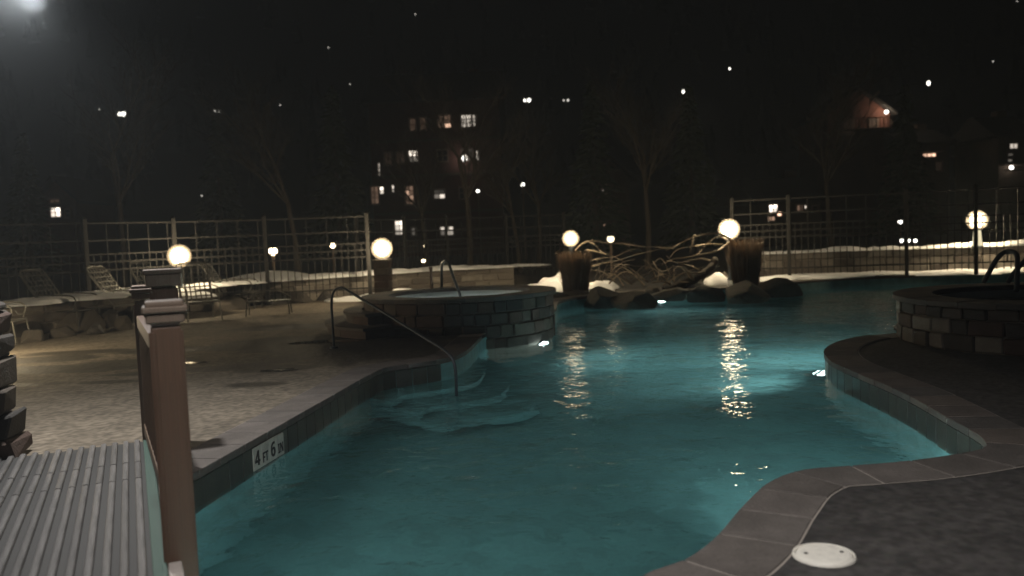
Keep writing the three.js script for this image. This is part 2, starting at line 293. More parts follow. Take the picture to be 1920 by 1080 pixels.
// floodlight on a tall pole, its head just above the upper left corner
{
  const p = D(66, -16, 6.4), t = thing('flood_lamp', 'tall pole floodlight over the footbridge at the upper left corner', 'floodlight', V(p.x - 1.3, 0, p.z - 0.2));
  part('pole', cyl(0.05, 0.07, p.y + 0.15, 0, (p.y + 0.15) / 2, 0, 20), darkSteel, t);
  part('arm', bar(V(0, p.y + 0.12, 0), V(1.3, p.y + 0.14, 0.2), 0.03, 12), darkSteel, t);
  part('head', rbox(0.34, 0.10, 0.24, 1.3, p.y + 0.11, 0.2, 0.03), darkSteel, t);
  part('lens', new THREE.SphereGeometry(0.12, 20, 10, 0, Math.PI * 2, Math.PI / 2, Math.PI / 2).scale(1, 0.6, 0.8).translate(1.3, p.y + 0.058, 0.2), whiteGlow, t);
  part('base_plate', cyl(0.14, 0.14, 0.03, 0, 0.015, 0, 20), darkSteel, t);
  for (const [cd, ang, pen, tx, tz, ty] of [[44, 1.2, 0.9, 0.6, 0.6, -0.5], [1200, 0.5, 1, 1.5, 6.6, 2.7]]) {     // a broad spill, and the beam over the bridge
    const s = new THREE.SpotLight(C(1, 0.97, 0.93), cd, 0, ang, pen, 2); s.position.set(p.x, p.y - 0.08, p.z); s.target.position.set(p.x + tx, ty, p.z + tz); s.castShadow = true; s.shadow.radius = 3; scene.add(s); scene.add(s.target);
  }
}
// lamp over the near end of the bridge, above and behind the lens
{
  const p = V(-0.35, 4.7, -0.9), t = thing('bridge_lamp', 'pole lamp standing behind the viewer over the near end of the footbridge', 'lamp', V(1.3, 0, 1.6));
  part('pole', cyl(0.05, 0.07, 4.9, 0, 2.45, 0, 20), darkSteel, t);
  part('arm', bar(V(0, 4.85, 0), V(p.x - 1.3, 4.87, p.z - 1.6), 0.03, 12), darkSteel, t);
  part('head', rbox(0.34, 0.10, 0.24, p.x - 1.3, 4.84, p.z - 1.6, 0.03), darkSteel, t);
  part('lens', new THREE.SphereGeometry(0.12, 20, 10, 0, Math.PI * 2, Math.PI / 2, Math.PI / 2).scale(1, 0.6, 0.8).translate(p.x - 1.3, 4.788, p.z - 1.6), whiteGlow, t);
  const s = new THREE.SpotLight(C(1, 0.95, 0.90), 76, 0, 0.66, 0.8, 2); s.position.set(p.x, p.y - 0.02, p.z); s.target.position.set(p.x + 0.75, 0, p.z - 3.0); s.castShadow = true; s.shadow.radius = 4; scene.add(s); scene.add(s.target);
}
// underwater lights: round lens in a ring, flush with the pool wall
function poolLight(p, dir, label, cd, angle = 1.2) {
  const t = thing('pool_light', label, 'pool light', p, Math.atan2(dir.x, dir.z));
  part('ring', new THREE.TorusGeometry(0.16, 0.02, 10, 28), steel, t);
  part('lens', new THREE.SphereGeometry(0.15, 20, 10, 0, Math.PI * 2, 0, Math.PI / 2).rotateX(Math.PI / 2).scale(1, 1, 0.5), coolGlow, t);
  const s = new THREE.SpotLight(C(0.80, 1, 0.97), cd, 0, angle, 0.6, 2); s.position.copy(p).addScaledVector(dir, 0.07); s.target.position.copy(p).addScaledVector(dir, 3).add(V(0, -0.5, 0)); s.castShadow = true; s.shadow.radius = 4; scene.add(s); scene.add(s.target);
}
{
  const a = Math.atan2(1.32, 1.02), d = V(Math.cos(a), 0, Math.sin(a)), q = V(spaA.x + d.x * (spaA.r + 0.14), -0.40, spaA.z + d.z * (spaA.r + 0.14));
  const w = G(984, 658, -0.38); const dd = V(w.x - spaA.x, 0, w.z - spaA.z).normalize();
  poolLight(V(spaA.x + dd.x * (spaA.r + 0.09), -0.37, spaA.z + dd.z * (spaA.r + 0.09)), V(0.88, 0, 0.48), 'underwater light at the foot of the raised hot tub', 10);
  const q2 = outline.reduce((b, p) => { const s = V(p.x, -0.36, p.z).project(camera); const e = Math.abs(s.x * 960 + 960 - 1238) + (p.z > -15 ? 1e4 : 0); return e < b.e ? { e, p } : b; }, { e: 1e9 }).p;
  poolLight(V(q2.x, -0.37, q2.z + 0.06), V(0, 0, 1), 'underwater light below the boulders on the far shore', 7);
  poolLight(V(-0.72, -0.62, -2.2), V(-0.12, 0, -0.99), 'added unseen underwater light beneath the near end of the footbridge', 14);  // added lamp, out of view, to brighten the near pool floor
  const at = (px, py, dir, label, cd) => { const g = G(px, py); poolLight(V(g.x + dir.x * 0.05, -0.62, g.z + dir.z * 0.05), dir, label, cd); };
  at(1551, 650, V(-0.75, 0, -0.66).normalize(), 'underwater light under the tip of the stone-edged peninsula', 10); at(1520, 881, V(0.55, 0, -0.83).normalize(), 'added unseen underwater light below the near coping facing the peninsula', 10);  // the near coping light is added to brighten the peninsula wall under water
  at(1625, 628, V(-0.25, 0, -0.97).normalize(), 'underwater light on the far side of the peninsula', 24);
}

// ---------------------------------------------------------------- footbridge, mat, posts
{
  const R0 = G(318, 1080), R1 = G(287, 832), dir = R1.clone().sub(R0).setY(0).normalize(), side = V(-dir.z, 0, dir.x);        // side: to the right of the walk
  const len = 7.4, wide = 1.02, end = R1.clone().setY(0), yaw = Math.atan2(-dir.x, -dir.z);
  const B = (s, u, y) => end.clone().addScaledVector(dir, -u).addScaledVector(side, -s).setY(y);                          // s metres left of the right edge, u metres back from the far end
  const bridge = thing('footbridge', 'low footbridge slab under the ribbed mat at lower left', 'footbridge', end, yaw);
  part('slab', rbox(wide + 0.10, 0.13, len, -wide / 2 + 0.005, -0.045, len / 2 + 0.01, 0.01), std({ color: C(0.30, 0.27, 0.24), roughness: 0.9, bumpMap: fineBump, bumpScale: 0.004 }), bridge);
  const tileG = [0, 1, 2].map(() => chamfer(0.055, 0.02, 0.15, 0.004, 0.001)), tm = [std({ color: C(0.62, 0.55, 0.52), roughness: 0.6, map: stoneMap }), std({ color: C(0.56, 0.50, 0.47), roughness: 0.6, map: stoneMap })];
  for (let k = 0; k < 40; k++) part('edge_tile', tileG[k % 3], tm[k % 2], bridge, V(0.026, 0.03, 0.1 + k * 0.157));
  const mat = thing('ribbed_mat', 'long grey ribbed rubber mat with a green edge on the footbridge', 'mat', end.clone().setY(0.02), yaw);
  const rubber = std({ color: C(0.035, 0.035, 0.035), roughness: 0.75, bumpMap: fineBump, bumpScale: 0.002 });
  const zig = tex(256, grey((u, v) => { const s = v * 24 + Math.abs(u * 2 - 1) * 1.2; const f = s - Math.floor(s); return f < 0.5 ? 0.25 + 0.5 * Math.sin(f * 2 * Math.PI) : 0.25; }), 1);
  const zigMap = tex(256, grey((u, v) => { const q = v * 24 + Math.abs(u * 2 - 1) * 1.2, f = q - Math.floor(q); return (0.45 + 0.55 * fbm(u, v, 3, 4, 91)) * (0.55 + 0.45 * Math.min(1, 2.4 * Math.abs(f - 0.5))); }), 1);
  zigMap.repeat.set(1, 2.2); zig.repeat.set(1, 2.2);
  const ribMats = [0.21, 0.175, 0.225].map((k) => std({ color: C(k, k * 0.97, k * 0.96), roughness: 0.65, map: zigMap, bumpMap: zig, bumpScale: 0.006 }));
  part('backing', box(wide - 0.09, 0.012, len - 0.1, -wide / 2 - 0.02, 0.006, len / 2 - 0.02), rubber, mat);
  part('green_edge', rbox(0.06, 0.022, len - 0.06, -0.035, 0.011, len / 2 - 0.02, 0.006), std({ color: C(0.035, 0.08, 0.065), roughness: 0.7, bumpMap: fineBump, bumpScale: 0.002 }), mat);
  const n = 13, cuts = [0.03, 0.72, 1.15, 3.2, 5.2, len - 0.12];
  for (let c = 0; c + 1 < cuts.length; c++) {
    const l = cuts[c + 1] - cuts[c] - 0.014;
    for (let i = 0; i < n; i++) {
      const s = new THREE.Shape(); const w = 0.040, h = 0.02; s.moveTo(-w / 2, 0); s.quadraticCurveTo(-w / 2, h, -w / 6, h); s.lineTo(w / 6, h); s.quadraticCurveTo(w / 2, h, w / 2, 0); s.closePath();
      const g = new THREE.ExtrudeGeometry(s, { depth: l, bevelEnabled: false, curveSegments: 3 }), P = g.attributes.position, uv = g.attributes.uv;
      for (let k = 0; k < P.count; k++) uv.setXY(k, P.getX(k) / w + 0.5, P.getZ(k));
      part('rib', g, ribMats[(i * 5 + c) % 3], mat, V(-0.105 - i * (wide - 0.17) / (n - 1), 0.012, cuts[c] + 0.007));
    }
  }
  // wooden newel posts beyond the right edge of the mat
  function newel(foot, top, w, cap, label, name, m) {
    const h = top - foot.y, t = thing(name, label, 'post', foot, yaw - 0.02, null);
    part('shaft', [rbox(w, h - 0.1, w, 0, (h - 0.1) / 2, 0, 0.008)], m, t);
    for (const [dx, dz] of [[0, w / 2], [0, -w / 2], [w / 2, 0], [-w / 2, 0]]) part('corner_board', rbox(dz ? w * 0.16 : 0.014, h - 0.12, dz ? 0.014 : w * 0.16, dx ? dx * 1.03 : -w * 0.42, (h - 0.12) / 2, dz ? dz * 1.03 : w * 0.42, 0.004), m, t);
    if (cap === 'flat') {
      part('cap', [rbox(w + 0.062, 0.03, w + 0.062, 0, h - 0.025, 0, 0.01), rbox(w + 0.035, 0.026, w + 0.035, 0, h - 0.001, 0, 0.01)], woodPale, t);
      part('cap_moulding', rbox(w + 0.036, 0.045, w + 0.036, 0, h - 0.062, 0, 0.01), woodPale, t);
    } else {
      part('cap', [rbox(w + 0.085, 0.03, w + 0.085, 0, h - 0.015, 0, 0.01)], woodPale, t);
      part('cap_moulding', rbox(w + 0.06, 0.075, w + 0.06, 0, h - 0.068, 0, 0.008), woodPale, t);
    }
    return t;
  }
  const n1 = G(340, 1058, 0), n2 = D(308, 560, 5.35), n3 = G(278, 836, 0);
  newel(V(n1.x, -0.35, n1.z), 1.165, 0.122, 'flat', 'nearest brown wooden post with a stepped cap beside the ribbed mat', 'wooden_post', wood);
  newel(V(n2.x, -0.02, n2.z), 1.275, 0.145, 'box', 'tallest wooden post with a deep box cap, second behind the nearest post', 'wooden_post', wood);
  newel(V(n3.x, -0.02, n3.z - 0.1), 1.135, 0.13, 'flat', 'slim wooden post at the far end of the mat, showing left of the others', 'wooden_post', woodPale);
  // gate board with hinges between the nearest and the farthest post
  const a = V(n1.x, 0, n1.z), b = V(n3.x, 0, n3.z), gd = b.clone().sub(a).setY(0), gl = gd.length(), gate = thing('rail_panel', 'narrow wooden railing panel between the nearest post and the far post', 'railing', a.clone().add(b).multiplyScalar(0.5), -Math.atan2(gd.z, gd.x));
  for (const y of [0.90, 0.14]) part('rail', rbox(gl - 0.2, 0.085, 0.045, 0, y, 0, 0.006), wood, gate);
  for (let k = 0; k < 15; k++) part('baluster', rbox(0.035, 0.68, 0.035, -gl / 2 + 0.2 + k * (gl - 0.4) / 14, 0.52, 0, 0.004), wood, gate);
  for (const y of [0.80, 0.28]) part('hinge', [rbox(0.10, 0.03, 0.008, -gl / 2 + 0.16, y, 0.03, 0.003), cyl(0.01, 0.01, 0.06, -gl / 2 + 0.1, y, 0.032, 10)], iron, gate);
}
// rough stone pillar at the left edge
{
  const f = G(-56, 864), t = thing('stone_pillar', 'rough stacked-stone pillar cut off by the left edge', 'pillar', V(f.x, 0, f.z), 0.25);
  part('mortar_core', box(0.30, 0.95, 0.30, 0, 0.475, 0), mortar, t);
  let y = 0; while (y < 0.9) {
    const h = rr(0.13, 0.24), b = 0.085 * (1 - y);
    for (let s = 0; s < 4; s++) { const w = rr(0.36, 0.46), m = part('stone', chamfer(w, h - 0.012, 0.12, rr(0.012, 0.03), 0.024), stones[Math.floor(rnd() * 5)], t); const a = s * Math.PI / 2, o = 0.165 + b + rr(-0.01, 0.025); m.position.set(Math.sin(a) * o, y + h / 2, Math.cos(a) * o); m.rotation.y = a + rr(-0.06, 0.06); }
    y += h;
  }
  part('capstone', chamfer(0.48, 0.07, 0.46, 0.02, 0.012), stones[1], t, V(0, y + 0.035, 0));
}
// depth marker on the left waterline tiles, skimmer lid, pool handrail
const font = await new FontLoader().loadAsync('fonts/droid/droid_sans_bold.typeface.json');
{
  const a = G(458, 832, -0.02), b = G(517, 801, -0.02), dir = b.clone().sub(a).setY(0), L = dir.length(); dir.normalize();
  const t = thing('depth_marker', 'white depth marker tiles reading 4 FT 6 IN on the left pool wall', 'depth marker', a.clone().setY(0), -Math.atan2(dir.z, dir.x));
  t.position.x += 0.05;
  const W = L / 4, ink = std({ color: C(0.02, 0.02, 0.022), roughness: 0.5 }), face = std({ color: C(0.62, 0.60, 0.55), roughness: 0.35, map: stoneMap });
  ['4', 'FT', '6', 'IN'].forEach((s, i) => {
    const m = part('tile', chamfer(W - 0.004, 0.165, 0.016, 0.002), face, t, V((i + 0.5) * W, -0.145, 0));
    const g = new TextGeometry(s, { font, size: s.length > 1 ? 0.062 : 0.11, depth: 0.003, curveSegments: 5 }); g.computeBoundingBox(); const bb = g.boundingBox;
    g.translate(-(bb.min.x + bb.max.x) / 2, -(bb.min.y + bb.max.y) / 2, 0); const k = Math.min(1, (W - 0.03) / (bb.max.x - bb.min.x)); g.scale(k, s.length > 1 ? 1.2 : 1, 1);
    part(s.length > 1 ? 'lettering' : 'numeral', g, ink, m, V(0, s.length > 1 ? -0.02 : 0, 0.0075));
  });
}
{
  const p = G(1545, 1042), t = thing('skimmer_lid', 'round white skimmer lid on the dark deck at lower right', 'skimmer lid', p.setY(DECKY + 0.004));
  part('lid', new THREE.LatheGeometry([[0, 0.016], [0.09, 0.015], [0.108, 0.0135], [0.113, 0.009], [0.1135, 0]].map((a) => new THREE.Vector2(...a)), 48), whitePlastic, t);
  part('ring', new THREE.LatheGeometry([[0.116, 0], [0.116, 0.011], [0.12, 0.0135], [0.126, 0.011], [0.128, 0]].map((a) => new THREE.Vector2(...a)), 48), whitePlastic, t);
  for (const s of [-1, 1]) part('finger_hole', cyl(0.009, 0.009, 0.002, s * 0.075, 0.0165, 0, 14), iron, t);
}
{
  const a = G(626, 652), b = G(856, 738, WATER), t = thing('handrail', 'bent steel handrail running down from the deck into the pool steps', 'handrail');
  const k = (f, y) => a.clone().lerp(b, f).setY(y), aT = D(622, 562, -a.z);
  part('rail', tube([a.clone().setY(0), a.clone().setY(0.35), a.clone().setY(0.60), k(0.02, 0.72), k(0.07, 0.80), k(0.14, 0.80), k(0.22, 0.74), k(0.40, 0.61), k(0.6, 0.46), k(0.8, 0.31), k(0.94, 0.20), k(0.985, 0.13), k(1, 0.02), b.clone().setY(-0.22), b.clone().setY(-0.36)], 0.017, 90, 10), steel, t);
  part('flange', cyl(0.05, 0.055, 0.02, a.x, 0.008, a.z, 20), steel, t);
}

// ---------------------------------------------------------------- raised hot tubs
function hotTub(s, top, label, rows, mats, bottom) {
  const t = thing('hot_tub', label, 'hot tub', V(s.x, 0, s.z));
  const wt = 0.34, ri = s.r - wt;
  part('mortar_core', new THREE.LatheGeometry([[ri, bottom], [s.r - 0.035, bottom], [s.r - 0.035, top - 0.07], [ri, top - 0.07], [ri, bottom]].map((a) => new THREE.Vector2(...a)), 72), mortar, t);
  for (let k = 0; k < rows.length; k++) {
    const y0 = rows[k], y1 = rows[k + 1] ?? top - 0.075; let a = rr(0, 0.3), a1 = a + Math.PI * 2;
    while (a < a1 - 0.05) {
      let w = rr(0.17, 0.42) / s.r; if (a + w > a1 - 0.12) w = a1 - a;
      const m = part('stone', chamfer(w * s.r - 0.012, y1 - y0 - 0.012, 0.07, 0.012, 0.006), mats[Math.floor(rnd() * mats.length)], t), mid = a + w / 2, o = s.r - 0.03 + rr(-0.012, 0.012);
      m.position.set(Math.sin(mid) * o, (y0 + y1) / 2, Math.cos(mid) * o); m.rotation.y = mid; a += w;
    }
  }
  const n = 26;
  for (let i = 0; i < n; i++) {
    const a0 = i / n * Math.PI * 2 + 0.005, a1 = (i + 1) / n * Math.PI * 2 - 0.005, sh = new THREE.Shape(); sh.absarc(0, 0, s.r + 0.05, a0, a1, false); sh.absarc(0, 0, ri - 0.03, a1, a0, true); sh.closePath();
    const g = new THREE.ExtrudeGeometry(sh, { depth: 0.045, bevelEnabled: true, bevelSize: 0.006, bevelThickness: 0.008, bevelSegments: 1, curveSegments: 5 }).rotateX(-Math.PI / 2).translate(0, top - 0.065 + rr(-0.002, 0.002), 0);
    part('rim_stone', g, darkCoping[i % 3], t);
  }
  part('tub_floor', cyl(ri + 0.01, ri + 0.01, 0.05, 0, top - 0.95, 0, 48), std({ color: C(0.55, 0.60, 0.58), roughness: 0.7 }), t);
  part('tub_lining', new THREE.CylinderGeometry(ri - 0.004, ri - 0.004, 0.86, 48, 1, true).translate(0, top - 0.50, 0), std({ color: C(0.55, 0.60, 0.58), roughness: 0.7, side: THREE.DoubleSide }), t);
  const wg = new THREE.CircleGeometry(ri - 0.006, 48).rotateX(-Math.PI / 2).translate(0, top - 0.13, 0); const uv = wg.attributes.uv; for (let i = 0; i < uv.count; i++) uv.setXY(i, uv.getX(i) * 2 * ri, uv.getY(i) * 2 * ri);
  part('tub_water', wg, tubWater, t);
  return t;
}
const tubA = hotTub(spaA, 0.53, 'raised round stone hot tub in the middle beyond the handrail', [-0.32, -0.09, 0.10, 0.28], stones, FLOOR);
const tubB = hotTub(spaB, 0.53, 'raised round stone hot tub on the peninsula at the right edge', [-0.25, 0.0, 0.17, 0.33], palestones.concat(stones), -1.2);
lampLight(V(spaA.x + 0.3, 0.05, spaA.z + 0.2), C(0.95, 1, 0.97), 2.6, 0.08);
part('added_tub_lamp', new THREE.SphereGeometry(0.08, 16, 12), coolGlow, tubA, V(0.3, 0.05, 0.2));  // added lamp, with the light above, to make the tub water pale
{ // steps up to the hot tub
  const t = thing('tub_steps', 'two curved stone steps up the left side of the middle hot tub', 'steps', V(spaA.x, 0, spaA.z));
  [[0.62, 0.165, 3.55, 5.65], [0.32, 0.33, 3.7, 5.5]].forEach(([o, h, b0, b1]) => {
    const n = 7; for (let i = 0; i < n; i++) {
      const a0 = b0 + (b1 - b0) * i / n + 0.004 - Math.PI / 2, a1 = b0 + (b1 - b0) * (i + 1) / n - 0.004 - Math.PI / 2, mk = (r0, r1, d, y, m) => { const sh = new THREE.Shape(); sh.absarc(0, 0, r1, a0, a1, false); sh.absarc(0, 0, r0, a1, a0, true); sh.closePath(); part(d > 0.05 ? 'riser_stone' : 'tread_stone', new THREE.ExtrudeGeometry(sh, { depth: d, bevelEnabled: true, bevelSize: 0.004, bevelThickness: 0.004, bevelSegments: 1, curveSegments: 6 }).rotateX(-Math.PI / 2).translate(0, y, 0), m, t); };
      mk(spaA.r + 0.04, spaA.r + o - 0.02, h - 0.055, 0.006, stones[(i * 3) % 5]); mk(spaA.r + 0.058, spaA.r + o + 0.02, 0.035, h - 0.043, darkCoping[i % 3]);
    }
  });
}
{ // grab rails
  const t = thing('grab_rail', 'dark slanting grab rail rising out of the middle hot tub', 'handrail');
  part('rail', tube([D(866, 570, 13.6), D(862, 552, 13.6), D(850, 520, 13.7), D(841, 494, 13.8), D(836, 489, 13.9), D(830, 494, 14.2), D(828, 512, 14.8), D(828, 545, 15.1)], 0.024, 50, 10), darkSteel, t);
  const q = thing('depth_pole', 'thin pale upright pole at the back of the middle hot tub', 'pole', D(810, 556, 14.9));
  part('pole', cyl(0.028, 0.03, 0.5, 0, 0.24, 0, 14), woodPale, q); part('pole_cap', cyl(0.036, 0.034, 0.03, 0, 0.5, 0, 14), woodPale, q);
  const t2 = thing('grab_rail', 'dark inverted U grab rails on the far rim of the right hot tub', 'handrail');
  part('rail', tube([D(1844, 530, 10.9), D(1852, 515, 10.9), D(1874, 480, 10.9), D(1888, 472, 10.9), D(1905, 476, 10.7), D(1908, 500, 10.5), D(1906, 545, 10.3)], 0.03, 50, 10), darkSteel, t2);
  part('rail', tube([D(1890, 530, 10.5), D(1900, 514, 10.5), D(1926, 486, 10.5), D(1945, 480, 10.5), D(1960, 500, 10.3), D(1960, 560, 10.2)], 0.03, 50, 10), darkSteel, t2);
}

// ---------------------------------------------------------------- retaining walls, boulders, snow
function boulder(p, rx, ry, rz, label, group, k) {
  const g = new THREE.IcosahedronGeometry(1, 5), P = g.attributes.position, o = rnd() * 50, cuts = Array.from({ length: 14 }, () => [V(rr(-1, 1), rr(-0.3, 1), rr(-1, 1)).normalize(), rr(0.62, 0.92)]), q = V(0, 0, 0);
  for (let i = 0; i < P.count; i++) {
    const x = P.getX(i), y = P.getY(i), z = P.getZ(i);
    let f = 0.86 + 0.22 * vnoise(x * 1.3 + o + 9, y * 1.3 + z * 1.1 + o, 256, 3) + 0.10 * vnoise(x * 3 + o + 9 + y, z * 3 + o + y * 2, 256, 5) + 0.07 * vnoise(x * 8 + o + 20 + y * 3, z * 8 + o + 20 - y * 5, 256, 6);
    q.set(x * f, y * f, z * f); for (const [n, d] of cuts) { const e = q.dot(n) - d; if (e > 0) q.addScaledVector(n, -e * 0.93); }
    P.setXYZ(i, q.x * rx, Math.max(-0.6, q.y) * ry, q.z * rz);
  }
  g.computeVertexNormals();
  const u = g.attributes.uv; for (let i = 0; i < u.count; i++) u.setXY(i, P.getX(i), P.getY(i) + P.getZ(i) * 0.7);
  const m = part('boulder', g, boulderMats[k % 3], scene, p, rnd() * 6); return tag(m, label, 'boulder', group);
}
const snowBits = [];
function snowLump(p, rx, ry, rz) { const g = new THREE.SphereGeometry(1, 20, 10, 0, Math.PI * 2, 0, Math.PI / 2), P = g.attributes.position, o = rnd() * 40; for (let i = 0; i < P.count; i++) { const x = P.getX(i), y = P.getY(i), z = P.getZ(i), f = 0.75 + 0.5 * vnoise(x * 1.6 + o + 5, z * 1.6 + o + y, 256, 3); P.setXYZ(i, x * f * rx, y * ry * (0.7 + 0.6 * vnoise(x * 2 + o, z * 2 + o + 3, 256, 7)), z * f * rz); } g.computeVertexNormals(); g.rotateY(rnd() * 0.6 - 0.3); snowBits.push(g.translate(p.x, p.y, p.z)); }
function stoneWall(pts, h, label, th = 0.4, snow = true, course = 3) {
  const t = thing('stone_wall', label, 'retaining wall'), hh = h / course;
  for (let s = 0; s + 1 < pts.length; s++) {
    const a = pts[s], b = pts[s + 1], L = a.distanceTo(b), d = b.clone().sub(a).normalize(), ry = -Math.atan2(d.z, d.x);
    const core = part('mortar_core', box(L, h - 0.02, th - 0.08), mortar, t, a.clone().add(b).multiplyScalar(0.5).setY(h / 2 - 0.01), ry);
    for (let c = 0; c < course; c++) { let x = 0; while (x < L - 0.02) { let w = rr(0.35, 0.75); if (x + w > L - 0.25) w = L - x; const m = part('stone', chamfer(w - 0.014, hh - 0.014, th, 0.02, 0.012), palestones[Math.floor(rnd() * 4)], t, a.clone().addScaledVector(d, x + w / 2).setY((c + 0.5) * hh), ry); x += w; } }
    if (snow) { let x = 0; while (x < L) { const w = rr(0.5, 1.1); const q = a.clone().addScaledVector(d, x + w * 0.4); snowLump(V(q.x, h - 0.03, q.z), w * 0.85, rr(0.05, 0.13), th * 0.75); x += w * 0.62; } }
  }
  return t;
}
const at0 = (px, d) => { const p = D(px, 500, d); return p.setY(0); };
stoneWall([at0(-140, 13.6), at0(120, 15.6), at0(300, 17.9), at0(470, 20.0), at0(650, 21.3), at0(800, 22.6), at0(960, 23.2)], 0.56, 'long low stone wall capped with snow behind the left chairs and hot tub');
stoneWall([at0(1385, 22.6), at0(1560, 22.6), at0(1740, 22.0), at0(1940, 21.4)], 0.64, 'low stone wall capped with snow along the far right shore');
const bl = [[30, 630, 0.42, 0.30], [88, 618, 0.36, 0.26], [150, 618, 0.5, 0.34], [205, 612, 0.3, 0.34], [255, 602, 0.42, 0.28], [430, 580, 0.5, 0.3], [560, 566, 0.45, 0.3], [520, 570, 0.38, 0.26], [60, 640, 0.24, 0.17], [118, 630, 0.22, 0.16], [180, 625, 0.2, 0.15], [232, 616, 0.2, 0.2], [298, 600, 0.25, 0.2], [610, 562, 0.3, 0.2]];
bl.forEach(([x, y, r, h], i) => boulder(V(G(x, y).x, 0.05, G(x, y).z), r, h, r * 0.75, ['pale low boulder at the foot of the left wall by the scroll-arm chair', 'small rounded boulder left of the broad dark boulder', 'broad dark boulder in the middle of the left rock row', 'upright black boulder beside the broad dark one', 'boulder just left of the wooden posts', 'boulder on the deck right of the lattice-back chair', 'boulder in front of the wall behind the curved table', 'low boulder left of the handrail against the far wall', 'small rock in front of the pale boulder by the scroll-arm chair', 'small rock before the small rounded boulder at left', 'little rock at the foot of the broad dark boulder', 'little rock before the upright black boulder', 'rock showing beside the tallest wooden post', 'rock by the wall just left of the hot tub steps'][i], 'boulders on the left deck edge', i));
const br = [[1128, 556, 0.62, 0.30], [1190, 558, 0.55, 0.26], [1262, 549, 0.5, 0.18], [1322, 548, 0.5, 0.24], [1395, 545, 0.8, 0.28], [1455, 538, 0.62, 0.26], [1078, 552, 0.5, 0.2], [1358, 530, 0.17, 0.36], [1225, 546, 0.36, 0.2], [1040, 556, 0.42, 0.2]];
br.forEach(([x, y, r, h], i) => boulder(V(G(x, y).x, -0.06, G(x, y).z), r, h, r * 0.7, ['large boulder at the water right of the left grass clump', 'dark boulder left of the far underwater light', 'flat boulder above the far underwater light', 'boulder below the leaning driftwood trunk', 'biggest boulder, in front of the right grass clump', 'rightmost boulder on the far shore', 'boulder in front of the left grass clump', 'narrow upright rock between snow and right grass clump', 'small pale rock in the middle of the far shore', 'low rock between the hot tub and the left grass clump'][i], 'boulders along the far shore', i + 1));
for (const [x, y, d, a, b, c] of [[1025, 532, 20.2, 0.55, 0.28, 0.4], [1040, 520, 20.8, 0.5, 0.42, 0.4], [1118, 540, 19.8, 0.42, 0.22, 0.4], [1130, 530, 20.6, 0.5, 0.2, 0.4], [1345, 535, 20.6, 0.35, 0.26, 0.3], [1388, 540, 19.9, 0.3, 0.2, 0.25], [1455, 516, 21.2, 0.9, 0.14, 0.5], [1540, 512, 21.4, 1.3, 0.12, 0.5], [1640, 509, 21.2, 1.0, 0.08, 0.4], [1800, 508, 20.9, 1.3, 0.12, 0.5], [1900, 505, 20.8, 1.0, 0.12, 0.5], [1300, 545, 20.0, 0.3, 0.12, 0.25], [655, 556, 20.2, 0.7, 0.10, 0.4], [500, 512, 22.5, 1.4, 0.30, 0.7], [420, 524, 20.6, 1.0, 0.2, 0.6], [740, 545, 20.9, 0.9, 0.2, 0.5], [340, 545, 17.6, 0.8, 0.16, 0.4]]) { const p = D(x, y, d); snowLump(V(p.x, Math.max(-0.02, p.y - b), p.z), a, b, c); }
// ---------------------------------------------------------------- iron fences
function fence(pts, h, label, foot = 0) {
  const t = thing('iron_fence', label, 'fence'), P = 0.028;
  const pk = new THREE.BoxGeometry(0.018, 1, 0.018), rl = new THREE.BoxGeometry(1, 0.032, 0.024), postG = rbox(0.085, h + 0.05, 0.085, 0, (h + 0.05) / 2, 0, 0.008), capG = new THREE.ConeGeometry(0.07, 0.06, 4).rotateY(Math.PI / 4);
  for (let s = 0; s + 1 < pts.length; s++) {
    const a = pts[s], b = pts[s + 1], L = a.distanceTo(b), d = b.clone().sub(a).normalize(), ry = -Math.atan2(d.z, d.x), panels = Math.max(1, Math.round(L / 1.85)), pl = L / panels;
    for (let q = 0; q < panels; q++) {
      const o = a.clone().addScaledVector(d, q * pl), mid = o.clone().addScaledVector(d, pl / 2);
      if (q || s === 0 || true) { const po = part('post', postG, fenceIron, t, V(o.x, foot, o.z), ry); part('post_cap', capG, fenceIron, po, V(0, h + 0.08, 0)); }
      for (const y of [h - 0.03, h - 0.38, h - 0.66, h - 0.82, h - 0.98, 0.28]) { const r = part('rail', rl, fenceIron, t, V(mid.x, foot + y, mid.z), ry); r.scale.x = pl - 0.09; }
      const n = Math.round(pl / 0.155);
      for (let k = 1; k < n; k++) { const long = k % 3 === 0, top = long ? h - 0.03 : h - 0.66, m = part('picket', pk, fenceIron, t, o.clone().addScaledVector(d, k * pl / n).setY(foot + (top + 0.12) / 2), ry); m.scale.y = top - 0.12; }
    }
  }
  const e = pts[pts.length - 1]; const po = part('post', postG, fenceIron, t, V(e.x, foot, e.z)); part('post_cap', capG, fenceIron, po, V(0, h + 0.08, 0)); return t;
}
fence([at0(-60, 15.6), at0(163, 17.0), at0(330, 18.6), at0(500, 19.7), at0(692, 20.2)], 2.0, 'dark iron fence behind the left chairs and the snow-capped wall');
fence([at0(672, 23.6), at0(840, 26.5), at0(1060, 27.5)], 2.0, 'dim iron fence in the middle behind the hot tub');
fence([at0(1375, 22.0), at0(1480, 21.4), at0(1700, 20.8), at0(1830, 20.3), at0(1990, 19.8)], 2.05, 'iron fence along the far right shore in front of the lit wall');

